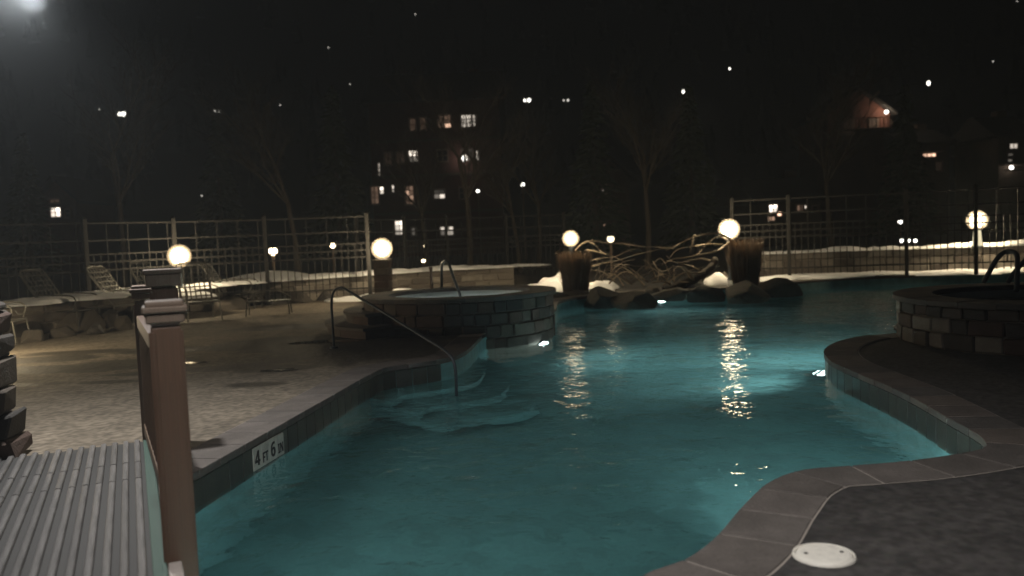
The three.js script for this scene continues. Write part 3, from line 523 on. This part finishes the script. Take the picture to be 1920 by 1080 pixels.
// ---------------------------------------------------------------- dry grass, arching branches, driftwood
function grass(px, d, w, h, label) {
  const p = at0(px, d), t = thing('ornamental_grass', label, 'grass clump', p), blades = [];
  for (let i = 0; i < 1500; i++) {
    const a = rnd() * 6.283, r0 = Math.sqrt(rnd()) * w * 0.36, lean = rr(0.02, 0.16) + 0.10 * r0 / w, H = h * (1.06 - 0.6 * Math.pow(rnd(), 1.6)), wd = rr(0.003, 0.007), b = rnd() * 6.283;
    const pts = [0, 0.5, 0.85, 1].map((f) => V(Math.cos(a) * (r0 + lean * f * f), H * f * (1 - 0.08 * f), Math.sin(a) * (r0 + lean * f * f)));
    const pos = []; for (let k = 0; k < 3; k++) { const w0 = wd * [1, 1, 0.8][k], w1 = wd * [1, 0.8, 0.1][k], c = Math.cos(b), s = Math.sin(b); const A = pts[k], B = pts[k + 1]; pos.push(A.x - c * w0, A.y, A.z - s * w0, A.x + c * w0, A.y, A.z + s * w0, B.x + c * w1, B.y, B.z + s * w1, A.x - c * w0, A.y, A.z - s * w0, B.x + c * w1, B.y, B.z + s * w1, B.x - c * w1, B.y, B.z - s * w1); }
    const g = new THREE.BufferGeometry(); g.setAttribute('position', new THREE.Float32BufferAttribute(pos, 3)); g.computeVertexNormals(); blades.push(g);
  }
  part('blades', blades, new THREE.MeshPhysicalMaterial({ color: C(0.10, 0.063, 0.037), roughness: 0.9, transmission: 0.3, thickness: 0, side: THREE.DoubleSide }), t);
  part('crown', new THREE.SphereGeometry(w * 0.36, 16, 8, 0, 6.3, 0, 1.57).scale(1, 0.35, 1), bark, t);
}
grass(1078, 19.3, 0.78, 1.02, 'clump of dry brown ornamental grass below the left shore lamp');
grass(1398, 19.8, 0.84, 1.12, 'larger clump of dry brown ornamental grass below the right shore lamp');
function branchThing(name, label, base, lists, d0) {
  const t = thing(name, label, 'branches');
  for (const [r, pts, dz] of lists) {
    const w = pts.map(([x, y], i) => D(x, y, d0 + (dz || 0) + 0.25 * Math.sin(i * 1.7 + x))), curve = new THREE.CatmullRomCurve3(w, false, 'centripetal'), n = pts.length * 5, cp = curve.getPoints(n), segs = [];
    for (let i = 0; i < n; i++) segs.push(taper(cp[i], cp[i + 1], r * (1 - 0.75 * i / n), r * (1 - 0.75 * (i + 1) / n), 6));
    part('branch', segs, paleBark, t);
  }
  return t;
}
branchThing('arching_branches', 'bare pale branches arching right from the left shore lamp', null, [
  [0.030, [[1078, 470], [1095, 455], [1115, 452], [1140, 456], [1170, 457], [1200, 462], [1235, 463], [1262, 466]], 0],
  [0.022, [[1100, 452], [1115, 458], [1122, 466], [1132, 474], [1146, 478], [1160, 486], [1172, 492]], 0.1],
  [0.020, [[1100, 468], [1120, 472], [1145, 480], [1165, 487], [1180, 500]], 0.4],
  [0.026, [[1108, 500], [1130, 494], [1160, 488], [1190, 478], [1225, 470], [1262, 462]], -0.2],
  [0.018, [[1140, 520], [1150, 505], [1168, 492], [1190, 486]], 0.2],
  [0.020, [[1110, 488], [1128, 484], [1150, 482], [1178, 470], [1200, 464]], 0.6],
  [0.016, [[1150, 515], [1163, 502], [1174, 496], [1192, 500]], 0.2]], 20.2);
branchThing('arching_branches', 'bare pale branches sweeping left from the right shore lamp', null, [
  [0.034, [[1376, 470], [1366, 446], [1345, 438], [1318, 440], [1296, 446], [1275, 456], [1262, 463], [1248, 470]], 0],
  [0.024, [[1362, 442], [1340, 446], [1326, 456], [1316, 468], [1306, 478]], 0.2],
  [0.022, [[1302, 440], [1298, 455], [1293, 474]], 0.1],
  [0.034, [[1372, 452], [1358, 462], [1340, 472], [1318, 476], [1290, 482], [1262, 486], [1240, 496]], -0.1],
  [0.022, [[1355, 458], [1325, 458], [1296, 462], [1270, 468], [1258, 480], [1252, 492]], 0.3],
  [0.030, [[1332, 489], [1318, 485], [1300, 487], [1275, 492], [1250, 488]], -0.2],
  [0.026, [[1312, 506], [1300, 500], [1288, 497], [1262, 490], [1250, 480]], -0.3],
  [0.020, [[1225, 490], [1235, 506], [1250, 507], [1262, 500], [1280, 498]], -0.2],
  [0.018, [[1220, 525], [1232, 518], [1246, 514], [1262, 520]], -0.2]], 20.2);
{
  const t = thing('driftwood_trunk', 'thick weathered driftwood trunk leaning over the shore rocks', 'driftwood');
  const cp = new THREE.CatmullRomCurve3([D(1246, 548, 19.6), D(1270, 538, 19.7), D(1300, 524, 19.9), D(1322, 510, 20.0), D(1336, 498, 20.1), D(1341, 484, 20.2)]).getPoints(18), g = [];
  for (let i = 0; i < 18; i++) g.push(taper(cp[i], cp[i + 1], 0.13 - 0.003 * i + 0.01 * Math.sin(i * 2), 0.13 - 0.003 * (i + 1) + 0.01 * Math.sin(i * 2 + 2), 10));
  part('trunk', g, bark, t);
  for (const [a, b, c, r] of [[[1300, 525], [1285, 505], [1262, 498], 0.045], [[1322, 510], [1300, 512], [1280, 505], 0.04], [[1270, 540], [1245, 528], [1222, 530], 0.04], [[1255, 545], [1272, 530], [1292, 529], 0.035]]) { const q = new THREE.CatmullRomCurve3([D(...a, 19.8), D(...b, 19.7), D(...c, 19.5)]).getPoints(8), gg = []; for (let i = 0; i < 8; i++) gg.push(taper(q[i], q[i + 1], r * (1 - i / 11), r * (1 - (i + 1) / 11), 7)); part('limb', gg, paleBark, t); }
}
{ // tangle of twigs between the two lamps
  const t = thing('brush_pile', 'tangled heap of bare twigs between the two grass clumps', 'brush pile', at0(1210, 20.5));
  for (let b = 0; b < 46; b++) { const s = V(rr(-1.5, 1.5), rr(0.05, 0.25), rr(-0.5, 0.4)), e = V(s.x + rr(-0.9, 0.9), rr(0.2, 0.72), s.z + rr(-0.5, 0.5)), m = s.clone().lerp(e, 0.5).add(V(0, rr(0.05, 0.3), 0)), c = new THREE.CatmullRomCurve3([s, m, e]).getPoints(7), g = []; const r = rr(0.010, 0.022); for (let i = 0; i < 7; i++) g.push(taper(c[i], c[i + 1], r * (1 - i / 9), r * (1 - (i + 1) / 9), 5)); part('twig', g, b % 3 ? bark : paleBark, t); }
}

// ---------------------------------------------------------------- wrought-iron chairs
function strapLattice(w, h, nx, ny) { const g = []; for (let i = 0; i <= nx; i++) g.push(box(0.022, h, 0.006, -w / 2 + i * w / nx, h / 2, 0)); for (let j = 0; j <= ny; j++) g.push(box(w, 0.022, 0.0065, 0, j * h / ny, 0.003)); return g; }
function chaise(p, turn, label, recline = 0.42, mat = chairIron, backH = 0.78) {
  const t = thing('lounge_chair', label, 'lounge chair', p, turn, null);
  const W = 0.56, SH = 0.36, L = 0.62;
  part('seat_lattice', merge(strapLattice(W, L, 6, 7)).rotateX(Math.PI / 2).translate(0, SH, -L / 2), mat, t);
  tag(part('back_lattice', merge(strapLattice(W, backH, 6, 8)).rotateX(-recline).translate(0, SH, -L / 2), mat, t), null, null, null, 'stuff');
  const bx = W / 2 + 0.012, tp = V(0, SH + Math.cos(recline) * backH, -L / 2 - Math.sin(recline) * backH);
  part('back_frame', [tube([V(-bx, SH, -L / 2), V(-bx, tp.y - 0.04, tp.z + 0.02), V(-bx + 0.05, tp.y + 0.015, tp.z), V(0, tp.y + 0.03, tp.z), V(bx - 0.05, tp.y + 0.015, tp.z), V(bx, tp.y - 0.04, tp.z + 0.02), V(bx, SH, -L / 2)], 0.013, 40, 6)], mat, t);
  part('seat_frame', [-1, 1].map((s) => bar(V(s * bx, SH, -L / 2), V(s * bx, SH, L / 2), 0.013)).concat([bar(V(-bx, SH, L / 2), V(bx, SH, L / 2), 0.013), bar(V(-bx, SH, -L / 2), V(bx, SH, -L / 2), 0.013)]), mat, t);
  for (const s of [-1, 1]) {
    for (const z of [-L / 2, L / 2]) part('leg', bar(V(s * bx, SH, z), V(s * (bx + 0.02), 0, z + (z > 0 ? 0.04 : -0.06)), 0.014), mat, t);
    const c = []; for (let i = 0; i <= 14; i++) { const a = i / 14 * 4.6, r = 0.13 - 0.02 * a; c.push(V(s * bx, SH + 0.20 + r * Math.sin(a + 1.57) - 0.06, L / 2 - 0.10 + r * Math.cos(a + 1.57) * -1)); }
    part('scroll_arm', tube([V(s * bx, SH + 0.30, -L / 2 - 0.12), V(s * bx, SH + 0.29, -0.1), ...c], 0.012, 60, 6), mat, t);
    part('arm_support', bar(V(s * bx, SH, L / 2 - 0.05), V(s * bx, SH + 0.1, L / 2 - 0.02), 0.012), mat, t);
  }
  return t;
}
chaise(V(G(378, 600).x, 0, G(378, 600).z), 0.55, 'lattice-back iron chair lit by the lamp right of the wooden posts', 0.45, chairIron, 0.80);
chaise(V(G(262, 606).x, 0, G(262, 606).z), 1.45, 'iron lounge chair seen from the side, its back brightly lit, left of the posts', 0.62, chairIron, 0.9);
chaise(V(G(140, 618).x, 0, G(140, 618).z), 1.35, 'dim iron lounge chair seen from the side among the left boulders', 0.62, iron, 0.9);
chaise(V(G(0, 644).x, 0, G(0, 644).z), 1.75, 'iron chair with scrolled arms at the left edge', 0.3, chairIron, 0.62);
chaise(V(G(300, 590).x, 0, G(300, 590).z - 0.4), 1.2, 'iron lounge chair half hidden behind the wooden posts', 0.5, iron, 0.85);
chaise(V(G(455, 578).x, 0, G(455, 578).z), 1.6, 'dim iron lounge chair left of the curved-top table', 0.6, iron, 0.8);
{
  const p = G(505, 590), t = thing('arched_bench', 'low iron bench with an arched back on the far deck left of the handrail', 'bench', p.setY(0), 0.15);
  const A = [], n = 12; for (let i = 0; i <= n; i++) { const f = i / n * 2 - 1; A.push(V(f * 0.42, 0.32 + 0.16 * (1 - f * f), -0.2)); }
  part('back_arch', tube(A, 0.014, 40, 6), chairIron, t);
  for (let i = 1; i < n; i++) part('back_bar', bar(A[i], V(A[i].x, 0.28, -0.2), 0.007), iron, t);
  for (let k = 0; k < 6; k++) part('seat_slat', rbox(0.84, 0.014, 0.05, 0, 0.28, -0.17 + k * 0.065, 0.004), iron, t);
  for (const x of [-0.4, 0.4]) for (const z of [-0.2, 0.18]) part('leg', bar(V(x, 0.28, z), V(x * 1.05, 0, z * 1.1), 0.014), iron, t);
}
// puddles that catch the lamps
for (const [x, y, a, b, l] of [[368, 679, 0.16, 0.10, 'bright puddle on the deck just right of the nearest wooden post'], [521, 694, 0.22, 0.10, 'small puddle on the deck left of the coping corner'], [610, 640, 0.5, 0.18, 'dark puddle on the deck at the foot of the handrail']]) {
  const s = new THREE.Shape(), n = 26; for (let i = 0; i < n; i++) { const th = i / n * 6.283, k = 0.7 + 0.6 * vnoise(i * 0.45 + x, y, 256, 3); s[i ? 'lineTo' : 'moveTo'](Math.cos(th) * a * k, Math.sin(th) * b * k); }
  tag(part('puddle', new THREE.ShapeGeometry(s).rotateX(-Math.PI / 2), std({ color: C(0.05, 0.045, 0.04), roughness: 0.05, bumpMap: fineBump, bumpScale: 0.0006 }), scene, G(x, y).setY(DECKY + 0.004)), l, 'puddle', null, 'structure');
}
tag(part('snow', snowBits, snowMat, scene), 'white snow lying on the walls and banks round the pool', 'snow', null, 'stuff');

// ---------------------------------------------------------------- trees behind the fence
function bareTree(px, d, h, label, seedN, lean = 0, pale = false) {
  seed = seedN; const t = thing('bare_tree', label, 'tree', at0(px, d), 0, 'bare trees behind the fence'), br = [], tw = [];
  const grow = (a, dir, len, r, lvl) => {
    const steps = 3; let p = a.clone(), v = dir.clone(), rad = r;
    for (let i = 0; i < steps; i++) { const q = p.clone().addScaledVector(v, len / steps), r2 = rad * 0.84; (lvl === 0 ? tw : br).push(taper(p, q, rad, r2, lvl < 2 ? 7 : 4)); p = q; rad = r2; v.add(V(rr(-0.16, 0.16), rr(-0.02, 0.12), rr(-0.16, 0.16))).normalize();
      if (lvl < 4 && (lvl > 0 || i > 0)) for (let k = 0; k < (lvl < 2 ? 3 : 2); k++) { const az = rnd() * 6.283, sp = rr(0.5, 1.0); grow(p, v.clone().add(V(Math.cos(az) * sp, rr(0.0, 0.3), Math.sin(az) * sp)).normalize(), len * rr(0.42, 0.62), rad * 0.55, lvl + 1); } }
  };
  grow(V(0, 0, 0), V(lean, 1, 0).normalize(), h * 0.62, h * 0.017, 0);
  part('trunk', tw, bark, t); part('crown', br, bark, t); return t;
}
bareTree(880, 29, 6.5, 'tall bare tree behind the middle of the fence above the hot tub', 11, 0.05, true);
bareTree(975, 31, 5.2, 'slim bare tree left of the left shore lamp beyond the fence', 23, -0.06, true);
bareTree(1010, 34, 6, 'thin pale bare tree close to the left shore lamp', 37, 0.08, true);
bareTree(800, 33, 5.5, 'bare tree in front of the lit lodge windows', 41, 0);
bareTree(1215, 30, 6.5, 'dark bare tree between the two shore lamps beyond the fence', 53, 0.05);
bareTree(560, 32, 7, 'dark bare tree beyond the left fence above the path lamp', 67, -0.05);
bareTree(230, 30, 7.5, 'dark bare tree beyond the fence at far left', 71, 0.04);
bareTree(1560, 34, 7, 'dark bare tree beyond the right fence', 83, -0.04);
function conifer(px, d, h, label, sd) {
  seed = sd; const t = thing('pine_tree', label, 'tree', at0(px, d), 0, 'dark pines beyond the fence'), f = [];
  part('trunk', cyl(0.04, h * 0.02, h * 0.95, 0, h * 0.475, 0, 8), bark, t);
  for (let k = 0; k < 700; k++) { const y = h * (0.06 + 0.92 * Math.pow(rnd(), 1.25)), R = (1 - y / h) * h * 0.24 * rr(0.35, 1) + 0.05, a = rnd() * 6.283, s = rr(0.10, 0.22) * h / 6; const g = new THREE.ConeGeometry(s * 0.5, s * 2.2, 4, 1, true).rotateZ(-1.9 + rr(-0.3, 0.3)).translate(R, 0, 0).rotateY(a).translate(0, y, 0); f.push(g); }
  part('crown', f, std({ color: C(0.03, 0.045, 0.025), roughness: 1 }), t);
}
conifer(1120, 38, 8, 'dark pine between the two shore lamps', 101); conifer(640, 42, 9, 'dark pine left of the lodge', 103); conifer(420, 44, 8, 'dark pine above the path lamp at left', 107);
conifer(1300, 40, 8, 'dark pine left of the right shore lamp', 109); conifer(1700, 46, 8.5, 'dark pine below the chalet at right', 113); conifer(60, 40, 7, 'dark pine at far left beyond the fence', 127);
seed = 999;
// ---------------------------------------------------------------- small lamps beyond the fence
function pathLamp(px, py, d, label, r = 0.10, cd = 0, m = warmGlow) {
  const p = D(px, py, d), h = Math.max(0.9, p.y), t = thing('path_lamp', label, 'lamp', V(p.x, p.y - h, p.z), 0, 'small lamps beyond the fence');
  part('post', cyl(0.035, 0.045, h - r, 0, (h - r) / 2, 0, 10), woodPale, t); part('globe', new THREE.SphereGeometry(r, 14, 10).translate(0, h, 0), m, t); part('lamp_hood', new THREE.ConeGeometry(r * 1.1, r * 0.7, 14).translate(0, h + r * 1.05, 0), iron, t);
  if (cd) lampLight(p, WARM, cd, r); return t;
}
pathLamp(512, 471, 24.5, 'small path lamp over the bright snow behind the left fence', 0.12, 9);
pathLamp(624, 460, 30, 'tiny path lamp left of the hot tub lamp beyond the fence', 0.09, 2);
pathLamp(1145, 448, 26, 'small path lamp just right of the left shore lamp', 0.11, 1.2, glow(1, 0.84, 0.55, 2.6));
pathLamp(797, 461, 34, 'tiny lamp beyond the fence above the hot tub pole', 0.07);
pathLamp(794, 489, 30, 'tiny low lamp beyond the fence near the hot tub pole', 0.06);
pathLamp(980, 346, 45, 'lamp on a thin tall pole among the bare trees', 0.10, 0, whiteGlow);
pathLamp(1688, 416, 40, 'tiny lamp over the right fence', 0.09, 0, whiteGlow);
for (const [x, l] of [[1690, 'left'], [1703, 'middle'], [1716, 'right']]) pathLamp(x, 451, 36, l + ' one of three tiny lamps in a row low behind the right fence', 0.075, 0, whiteGlow);
pathLamp(896, 358, 50, 'tiny lamp right of the lodge below its second row of windows', 0.09, 0, whiteGlow);
// ski-slope lamps on the hillside
function hillHit(px, py) { const r = ray(px, py); let s = 70; while (s < 480) { const p = camera.position.clone().addScaledVector(r, s); if (p.y < hillH(p.x, p.z) + 6) return p; s += 1; } return camera.position.clone().addScaledVector(r, 480); }
const slopeSpots = [[228, 214, 2, 'left of two pine-dark slopes, brightest at far left', 1.1], [407, 208, 2, 'faint pair between the two bright left ones', 0.5], [621, 201, 2, 'bright one left above the lodge roof', 1.0], [988, 188, 2, 'clear pair right above the lodge', 0.85], [1061, 188, 2, 'faint pair right of the clear pair', 0.45], [1286, 172, 2, 'bright one above the right shore lamp', 1.1], [1368, 129, 1, 'small high one above the right shore lamp', 0.6], [1741, 156, 1, 'large bright one right of the chalet', 1.2], [779, 27, 1, 'tiny topmost one at the top centre', 0.35], [616, 89, 1, 'tiny high one at upper left of centre', 0.3], [186, 205, 1, 'tiny one at far left beside the brightest', 0.35], [525, 197, 1, 'tiny faint one left above the lodge', 0.3], [378, 367, 1, 'tiny low one above the left fence', 0.35], [656, 158, 1, 'tiny faint one high above the lodge', 0.25], [1862, 115, 1, 'tiny reddish one at the upper right', 0.35], [930, 238, 1, 'tiny one level with the top lodge windows', 0.3], [1154, 313, 1, 'tiny low one between lodge and right shore lamp', 0.35], [1907, 2, 1, 'tiny one in the top right corner', 0.3]];
const slopeGlow = [glow(1, 0.96, 0.85, 5), glow(1, 0.95, 0.85, 1.8)];
for (const [x, y, n, l, k] of slopeSpots) {
  const p = hillHit(x, y), s = -p.z / 300, t = thing('slope_lamp', 'distant light on the dark hillside, ' + l, 'slope lamp', V(p.x, hillH(p.x, p.z) - 0.3, p.z), 0, 'lights on the dark hillside'), h = p.y - t.position.y;
  part('pole', cyl(0.08 * s, 0.14 * s, Math.max(0.5, h - 0.3), 0, h / 2, 0, 8), iron, t);
  if (n > 1) part('crossbar', box(2.4 * s, 0.1 * s, 0.1 * s, 0, h, -0.3), iron, t);
  for (let i = 0; i < n; i++) { const q = n > 1 ? (i * 2 - 1) * 0.75 * s : 0; part('lamp_head', [new THREE.SphereGeometry(0.85 * s * k * (i ? 1 : 0.75), 10, 8).scale(0.8, 1, 0.5).translate(q, h, 0)], slopeGlow[k < 0.6 ? 1 : 0], t); part('lamp_hood', new THREE.ConeGeometry(0.7 * s * k, 0.4 * s * k, 10).translate(q, h + 0.95 * s * k, -0.1), iron, t); }
}
// ---------------------------------------------------------------- buildings
const winGlow = new Map();
const paneMat = (lv0, warm) => { const lv = lv0 * 1.6; const k = lv + '_' + warm; if (!winGlow.has(k)) winGlow.set(k, lv > 0 ? glow(...(warm ? [1, 0.62, 0.42] : [1, 0.88, 0.74]), lv) : std({ color: C(0.02, 0.02, 0.025), roughness: 0.15 })); return winGlow.get(k); };
const frameMat = std({ color: C(0.30, 0.22, 0.18), roughness: 0.8 });
function windowOn(t, o, px, py, wpx, hpx, d, nx, ny, lv, warm) {      // a framed window on a wall facing the pool
  const c = D(px, py, d).sub(o), w = wpx * d / 1600, h = hpx * d / 1600, f = part('window', [box(w + 0.16, 0.08, 0.1, 0, h / 2 + 0.04, 0), box(w + 0.16, 0.08, 0.14, 0, -h / 2 - 0.04, 0), box(0.08, h, 0.1, -w / 2 - 0.04, 0, 0), box(0.08, h, 0.1, w / 2 + 0.04, 0, 0), ...Array.from({ length: nx - 1 }, (_, i) => box(0.055, h, 0.07, -w / 2 + (i + 1) * w / nx, 0, 0)), ...Array.from({ length: ny - 1 }, (_, j) => box(w, 0.05, 0.06, 0, -h / 2 + (j + 1) * h / ny, 0.006))], frameMat, t, V(c.x, c.y, c.z + 0.05));
  const pg = box(w / nx - 0.06, h / ny - 0.05, 0.02);
  for (let i = 0; i < nx; i++) for (let j = 0; j < ny; j++) { const v = Array.isArray(lv) ? lv[(j * nx + i) % lv.length] : lv; part('pane', pg, paneMat(v, warm), f, V(-w / 2 + (i + 0.5) * w / nx, h / 2 - (j + 0.5) * h / ny, -0.01)); }
}
function house(name, label, px0, px1, pyTop, d, deep, roofH, wallMat, roofMat, gable) {
  const a = D(px0, pyTop, d), b = D(px1, pyTop, d), w = b.x - a.x, top = (a.y + b.y) / 2, o = V((a.x + b.x) / 2, 0, -d), gy = Math.min(0, hillH(o.x, -d)) - 0.2, t = thing(name, label, 'building', V(o.x, 0, o.z));
  part('wall', box(w, top - gy, deep, 0, (top + gy) / 2, -deep / 2 - 0.02), wallMat, t);
  const s = new THREE.Shape(); const e = 0.5;
  if (gable) { s.moveTo(-w / 2 - e, -0.25); s.lineTo(0, roofH); s.lineTo(w / 2 + e, -0.25); s.lineTo(w / 2 + e, -0.02); s.lineTo(0, roofH + 0.25); s.lineTo(-w / 2 - e, -0.02); s.closePath(); part('roof', new THREE.ExtrudeGeometry(s, { depth: deep + 1.2, bevelEnabled: false }).translate(0, top + 0.03, -deep - 0.6), roofMat, t);
    const g = new THREE.Shape([new THREE.Vector2(-w / 2, 0), new THREE.Vector2(w / 2, 0), new THREE.Vector2(0, roofH - 0.05)]); part('gable_wall', new THREE.ExtrudeGeometry(g, { depth: 0.3, bevelEnabled: false }).translate(0, top, -0.32), wallMat, t); }
  else { s.moveTo(-deep / 2 - e, 0); s.lineTo(deep / 2 + e, 0); s.lineTo(0.4, roofH); s.lineTo(-0.4, roofH); s.closePath(); part('roof', new THREE.ExtrudeGeometry(s, { depth: w + 2 * e, bevelEnabled: false }).rotateY(Math.PI / 2).translate(-w / 2 - e, top + 0.01, -deep / 2), roofMat, t); part('chimney', box(0.9, 1.8, 0.9, w * 0.3, top + roofH * 0.8, -deep / 2), wallMat, t); }
  return { t, o: V(o.x, 0, o.z) };
}
const redWall = std({ color: C(0.16, 0.07, 0.055), roughness: 0.95, map: stoneMap }), darkRoof = std({ color: C(0.03, 0.03, 0.032), roughness: 0.9 }), brownWall = std({ color: C(0.14, 0.10, 0.075), roughness: 0.95, map: stoneMap });
{
  const d = 70, { t, o } = house('lodge', 'tall dark red lodge with four rows of lit windows beyond the hot tub', 690, 935, 190, d, 11, 3.2, redWall, darkRoof, false);
  const Wn = (x, y, w, h, nx, ny, lv, warm) => windowOn(t, o, x, y, w, h, d, nx, ny, lv, warm);
  Wn(774, 234, 11, 22, 1, 2, 0.035, true); Wn(793, 232, 11, 22, 1, 2, [0.045, 0.03], true);
  Wn(833, 228, 24, 23, 2, 3, [0.03, 0.10, 0.05, 0.06, 0.06, 0.75], true); Wn(874, 227, 18, 22, 2, 3, [0.55, 0.7, 0.35, 0.5, 0.5, 0.6], false); Wn(889, 226, 6, 20, 1, 3, [0.5, 0.3, 0.35], false);
  Wn(728, 298, 14, 22, 2, 2, 0.012, true); Wn(751, 296, 14, 20, 2, 2, 0.022, true); Wn(775, 293, 16, 21, 2, 2, [1.2, 2.2, 0.10, 0.35], false); Wn(876, 290, 20, 19, 2, 2, [0.04, 0.05, 1.4, 0.12], false); Wn(895, 291, 6, 18, 1, 2, [0.9, 0.5], false); Wn(830, 292, 18, 20, 2, 2, 0, false);
  Wn(711, 318, 3, 24, 1, 3, [0.5, 0.4, 0.3], false);
  Wn(703, 366, 14, 32, 2, 3, [0.05, 0.08, 0.04, 0.06], true); Wn(716, 357, 7, 13, 1, 2, [1.6, 0.6], false); Wn(737, 354, 4, 14, 1, 2, [1.0, 0.25], false); Wn(768, 366, 15, 34, 2, 4, [0.05, 0.12, 0.5, 0.08, 0.10, 0.25, 0.04, 0.08], true); Wn(824, 364, 20, 16, 2, 2, [0.03, 0.02, 0.12, 0.7], false); Wn(870, 362, 16, 20, 2, 2, 0, false);
  Wn(750, 427, 18, 26, 2, 3, [0.9, 2.2, 0.5, 1.1, 0.3, 0.5], false); Wn(838, 433, 24, 16, 3, 2, [0.5, 0.15, 0.6, 0.08, 0.5, 0.25], false); Wn(776, 434, 8, 14, 1, 2, 0.06, false);
  const lp = D(869, 298, d - 0.6).sub(o); part('wall_lamp', new THREE.SphereGeometry(0.28, 14, 10), whiteGlow, t, lp);
  for (const y of [262, 328, 398]) { const c = D(812, y, d).sub(o); part('floor_band', box(10.4, 0.22, 0.12, 0, c.y, 0.05), brownWall, t); }
}
{
  const d = 80, { t, o } = house('chalet', 'dark red gabled chalet high on the right with a lit gable edge', 1552, 1668, 214, d, 8, 2.2, redWall, darkRoof, true);
  part('balcony', [box(5.2, 0.15, 1.1, 0.2, D(1640, 243, d).y, 0.55), ...Array.from({ length: 14 }, (_, i) => box(0.06, 0.9, 0.06, -2.2 + i * 0.37, D(1640, 243, d).y + 0.5, 1.05)), box(5.2, 0.08, 0.1, 0.2, D(1640, 243, d).y + 0.98, 1.05)], frameMat, t);
  const c1 = D(1640, 180, d - 0.9).sub(o); const tr = part('gable_trim', box(1.25, 0.26, 0.08), std({ color: C(0.6, 0.52, 0.45), roughness: 0.8 }), t, V(c1.x, c1.y, c1.z)); tr.rotation.z = 0.72;
  const lp = D(1662, 210, d - 0.8); part('wall_lamp', new THREE.SphereGeometry(0.17, 12, 10), whiteGlow, t, lp.clone().sub(o)); lampLight(lp, C(1, 0.75, 0.5), 6, 0.17);
  windowOn(t, o, 1590, 238, 20, 26, d, 2, 2, 0.008, true); windowOn(t, o, 1638, 232, 14, 20, d, 2, 2, [0.02, 0.012, 0.03, 0.015], true);
}
{
  const d = 62, { t, o } = house('cabin', 'dark cabin with one bright window above the left fence', 72, 142, 378, d, 6, 1.6, redWall, darkRoof, true);
  windowOn(t, o, 105, 398, 18, 17, d, 2, 2, [0.9, 2.5, 0.8, 1.2], false); windowOn(t, o, 103, 377, 18, 6, d, 2, 1, 0.03, true); windowOn(t, o, 128, 400, 9, 14, d, 1, 2, 0, false);
}
{
  const d = 58, { t, o } = house('guest_house', 'brown guest house with a bright porch lamp right of the right shore lamp', 1425, 1540, 378, d, 8, 1.8, brownWall, darkRoof, false);
  windowOn(t, o, 1449, 391, 16, 14, d, 2, 2, [3, 3, 1.5, 0.8], false); windowOn(t, o, 1461, 401, 8, 8, d, 1, 1, 1.6, true); windowOn(t, o, 1446, 410, 13, 8, d, 2, 1, [0.25, 0.3], true); windowOn(t, o, 1500, 390, 12, 11, d, 2, 1, [0.10, 0.03], true); windowOn(t, o, 1510, 388, 3, 6, d, 1, 1, 1.2, false); windowOn(t, o, 1528, 392, 10, 10, d, 1, 2, 0, false);
}
{
  const d = 76, { t, o } = house('villa', 'dark villa with a glowing orange awning at right', 1705, 1780, 268, d, 8, 1.5, brownWall, darkRoof, false);
  windowOn(t, o, 1742, 291, 24, 6, d, 3, 1, [0.6, 0.9, 1.3], true); windowOn(t, o, 1722, 310, 10, 16, d, 2, 2, 0, false); windowOn(t, o, 1760, 312, 10, 16, d, 2, 2, 0.01, true);
  const c = D(1742, 286, d).sub(o); part('awning', box(1.6, 0.08, 0.8, 0, 0, 0), frameMat, t, V(c.x, c.y, 0.4));
}
{
  const d = 72, { t, o } = house('tower_house', 'narrow dark house with a lit upper window and porch light at the far right edge', 1872, 1930, 255, d, 7, 2, brownWall, darkRoof, false);
  windowOn(t, o, 1900, 274, 14, 9, d, 2, 1, 0.45, false); windowOn(t, o, 1894, 290, 9, 5, d, 1, 1, 0.05, false); windowOn(t, o, 1893, 301, 8, 5, d, 1, 1, 0.10, false);
  const c = D(1892, 315, d).sub(o); part('porch_lamp', new THREE.SphereGeometry(0.16, 12, 10), whiteGlow, t, V(c.x - 0.1, c.y, 0.5)); part('porch_roof', box(1.8, 0.1, 0.9, c.x, c.y + 0.25, 0.45), frameMat, t); part('porch_rail', box(1.8, 0.12, 0.08, c.x, c.y - 0.22, 0.8), std({ color: C(0.6, 0.58, 0.55), roughness: 0.7 }), t);
}
{
  const d = 66, { t, o } = house('cottage', 'dark cottage with a small column of lights between the shore lamps', 1112, 1180, 335, d, 6, 1.4, brownWall, darkRoof, true);
  windowOn(t, o, 1133, 349, 6, 5, d, 1, 1, 0.3, false); windowOn(t, o, 1134, 358, 8, 6, d, 2, 1, [0.9, 0.6], false); windowOn(t, o, 1135, 367, 5, 5, d, 1, 1, 0.35, false); windowOn(t, o, 1134, 419, 7, 10, d, 1, 2, [0.8, 0.25], true);
}
// far conifer wood on the hillside, one mass
{
  const g = merge([new THREE.ConeGeometry(1.6, 4, 6).translate(0, 2.4, 0), new THREE.ConeGeometry(1.2, 3.4, 6).translate(0, 4.6, 0), new THREE.ConeGeometry(0.7, 2.8, 6).translate(0, 6.6, 0)]), N = 900, im = new THREE.InstancedMesh(g, std({ color: C(0.02, 0.026, 0.018), roughness: 1 }), N), m = new THREE.Matrix4();
  let n = 0; while (n < N) { const z = -rr(150, 500), x = rr(-0.75, 0.75) * -z, y = hillH(x, z), s = rr(0.7, 1.5); const q = V(x, y + 4 * s, z).project(camera), X = q.x * 960 + 960, Y = 540 - q.y * 540; if (slopeSpots.some(([a, b]) => Math.abs(a - X) < 24 && Y > b - 60 && Y < b + 40)) continue; m.makeScale(s, s, s).setPosition(x, y - 0.3, z); im.setMatrixAt(n++, m); }
  im.name = 'forest'; scene.add(im); tag(im, 'far dark conifer wood covering the hillside', 'forest', null, 'stuff');
}
renderer.render(scene, camera);
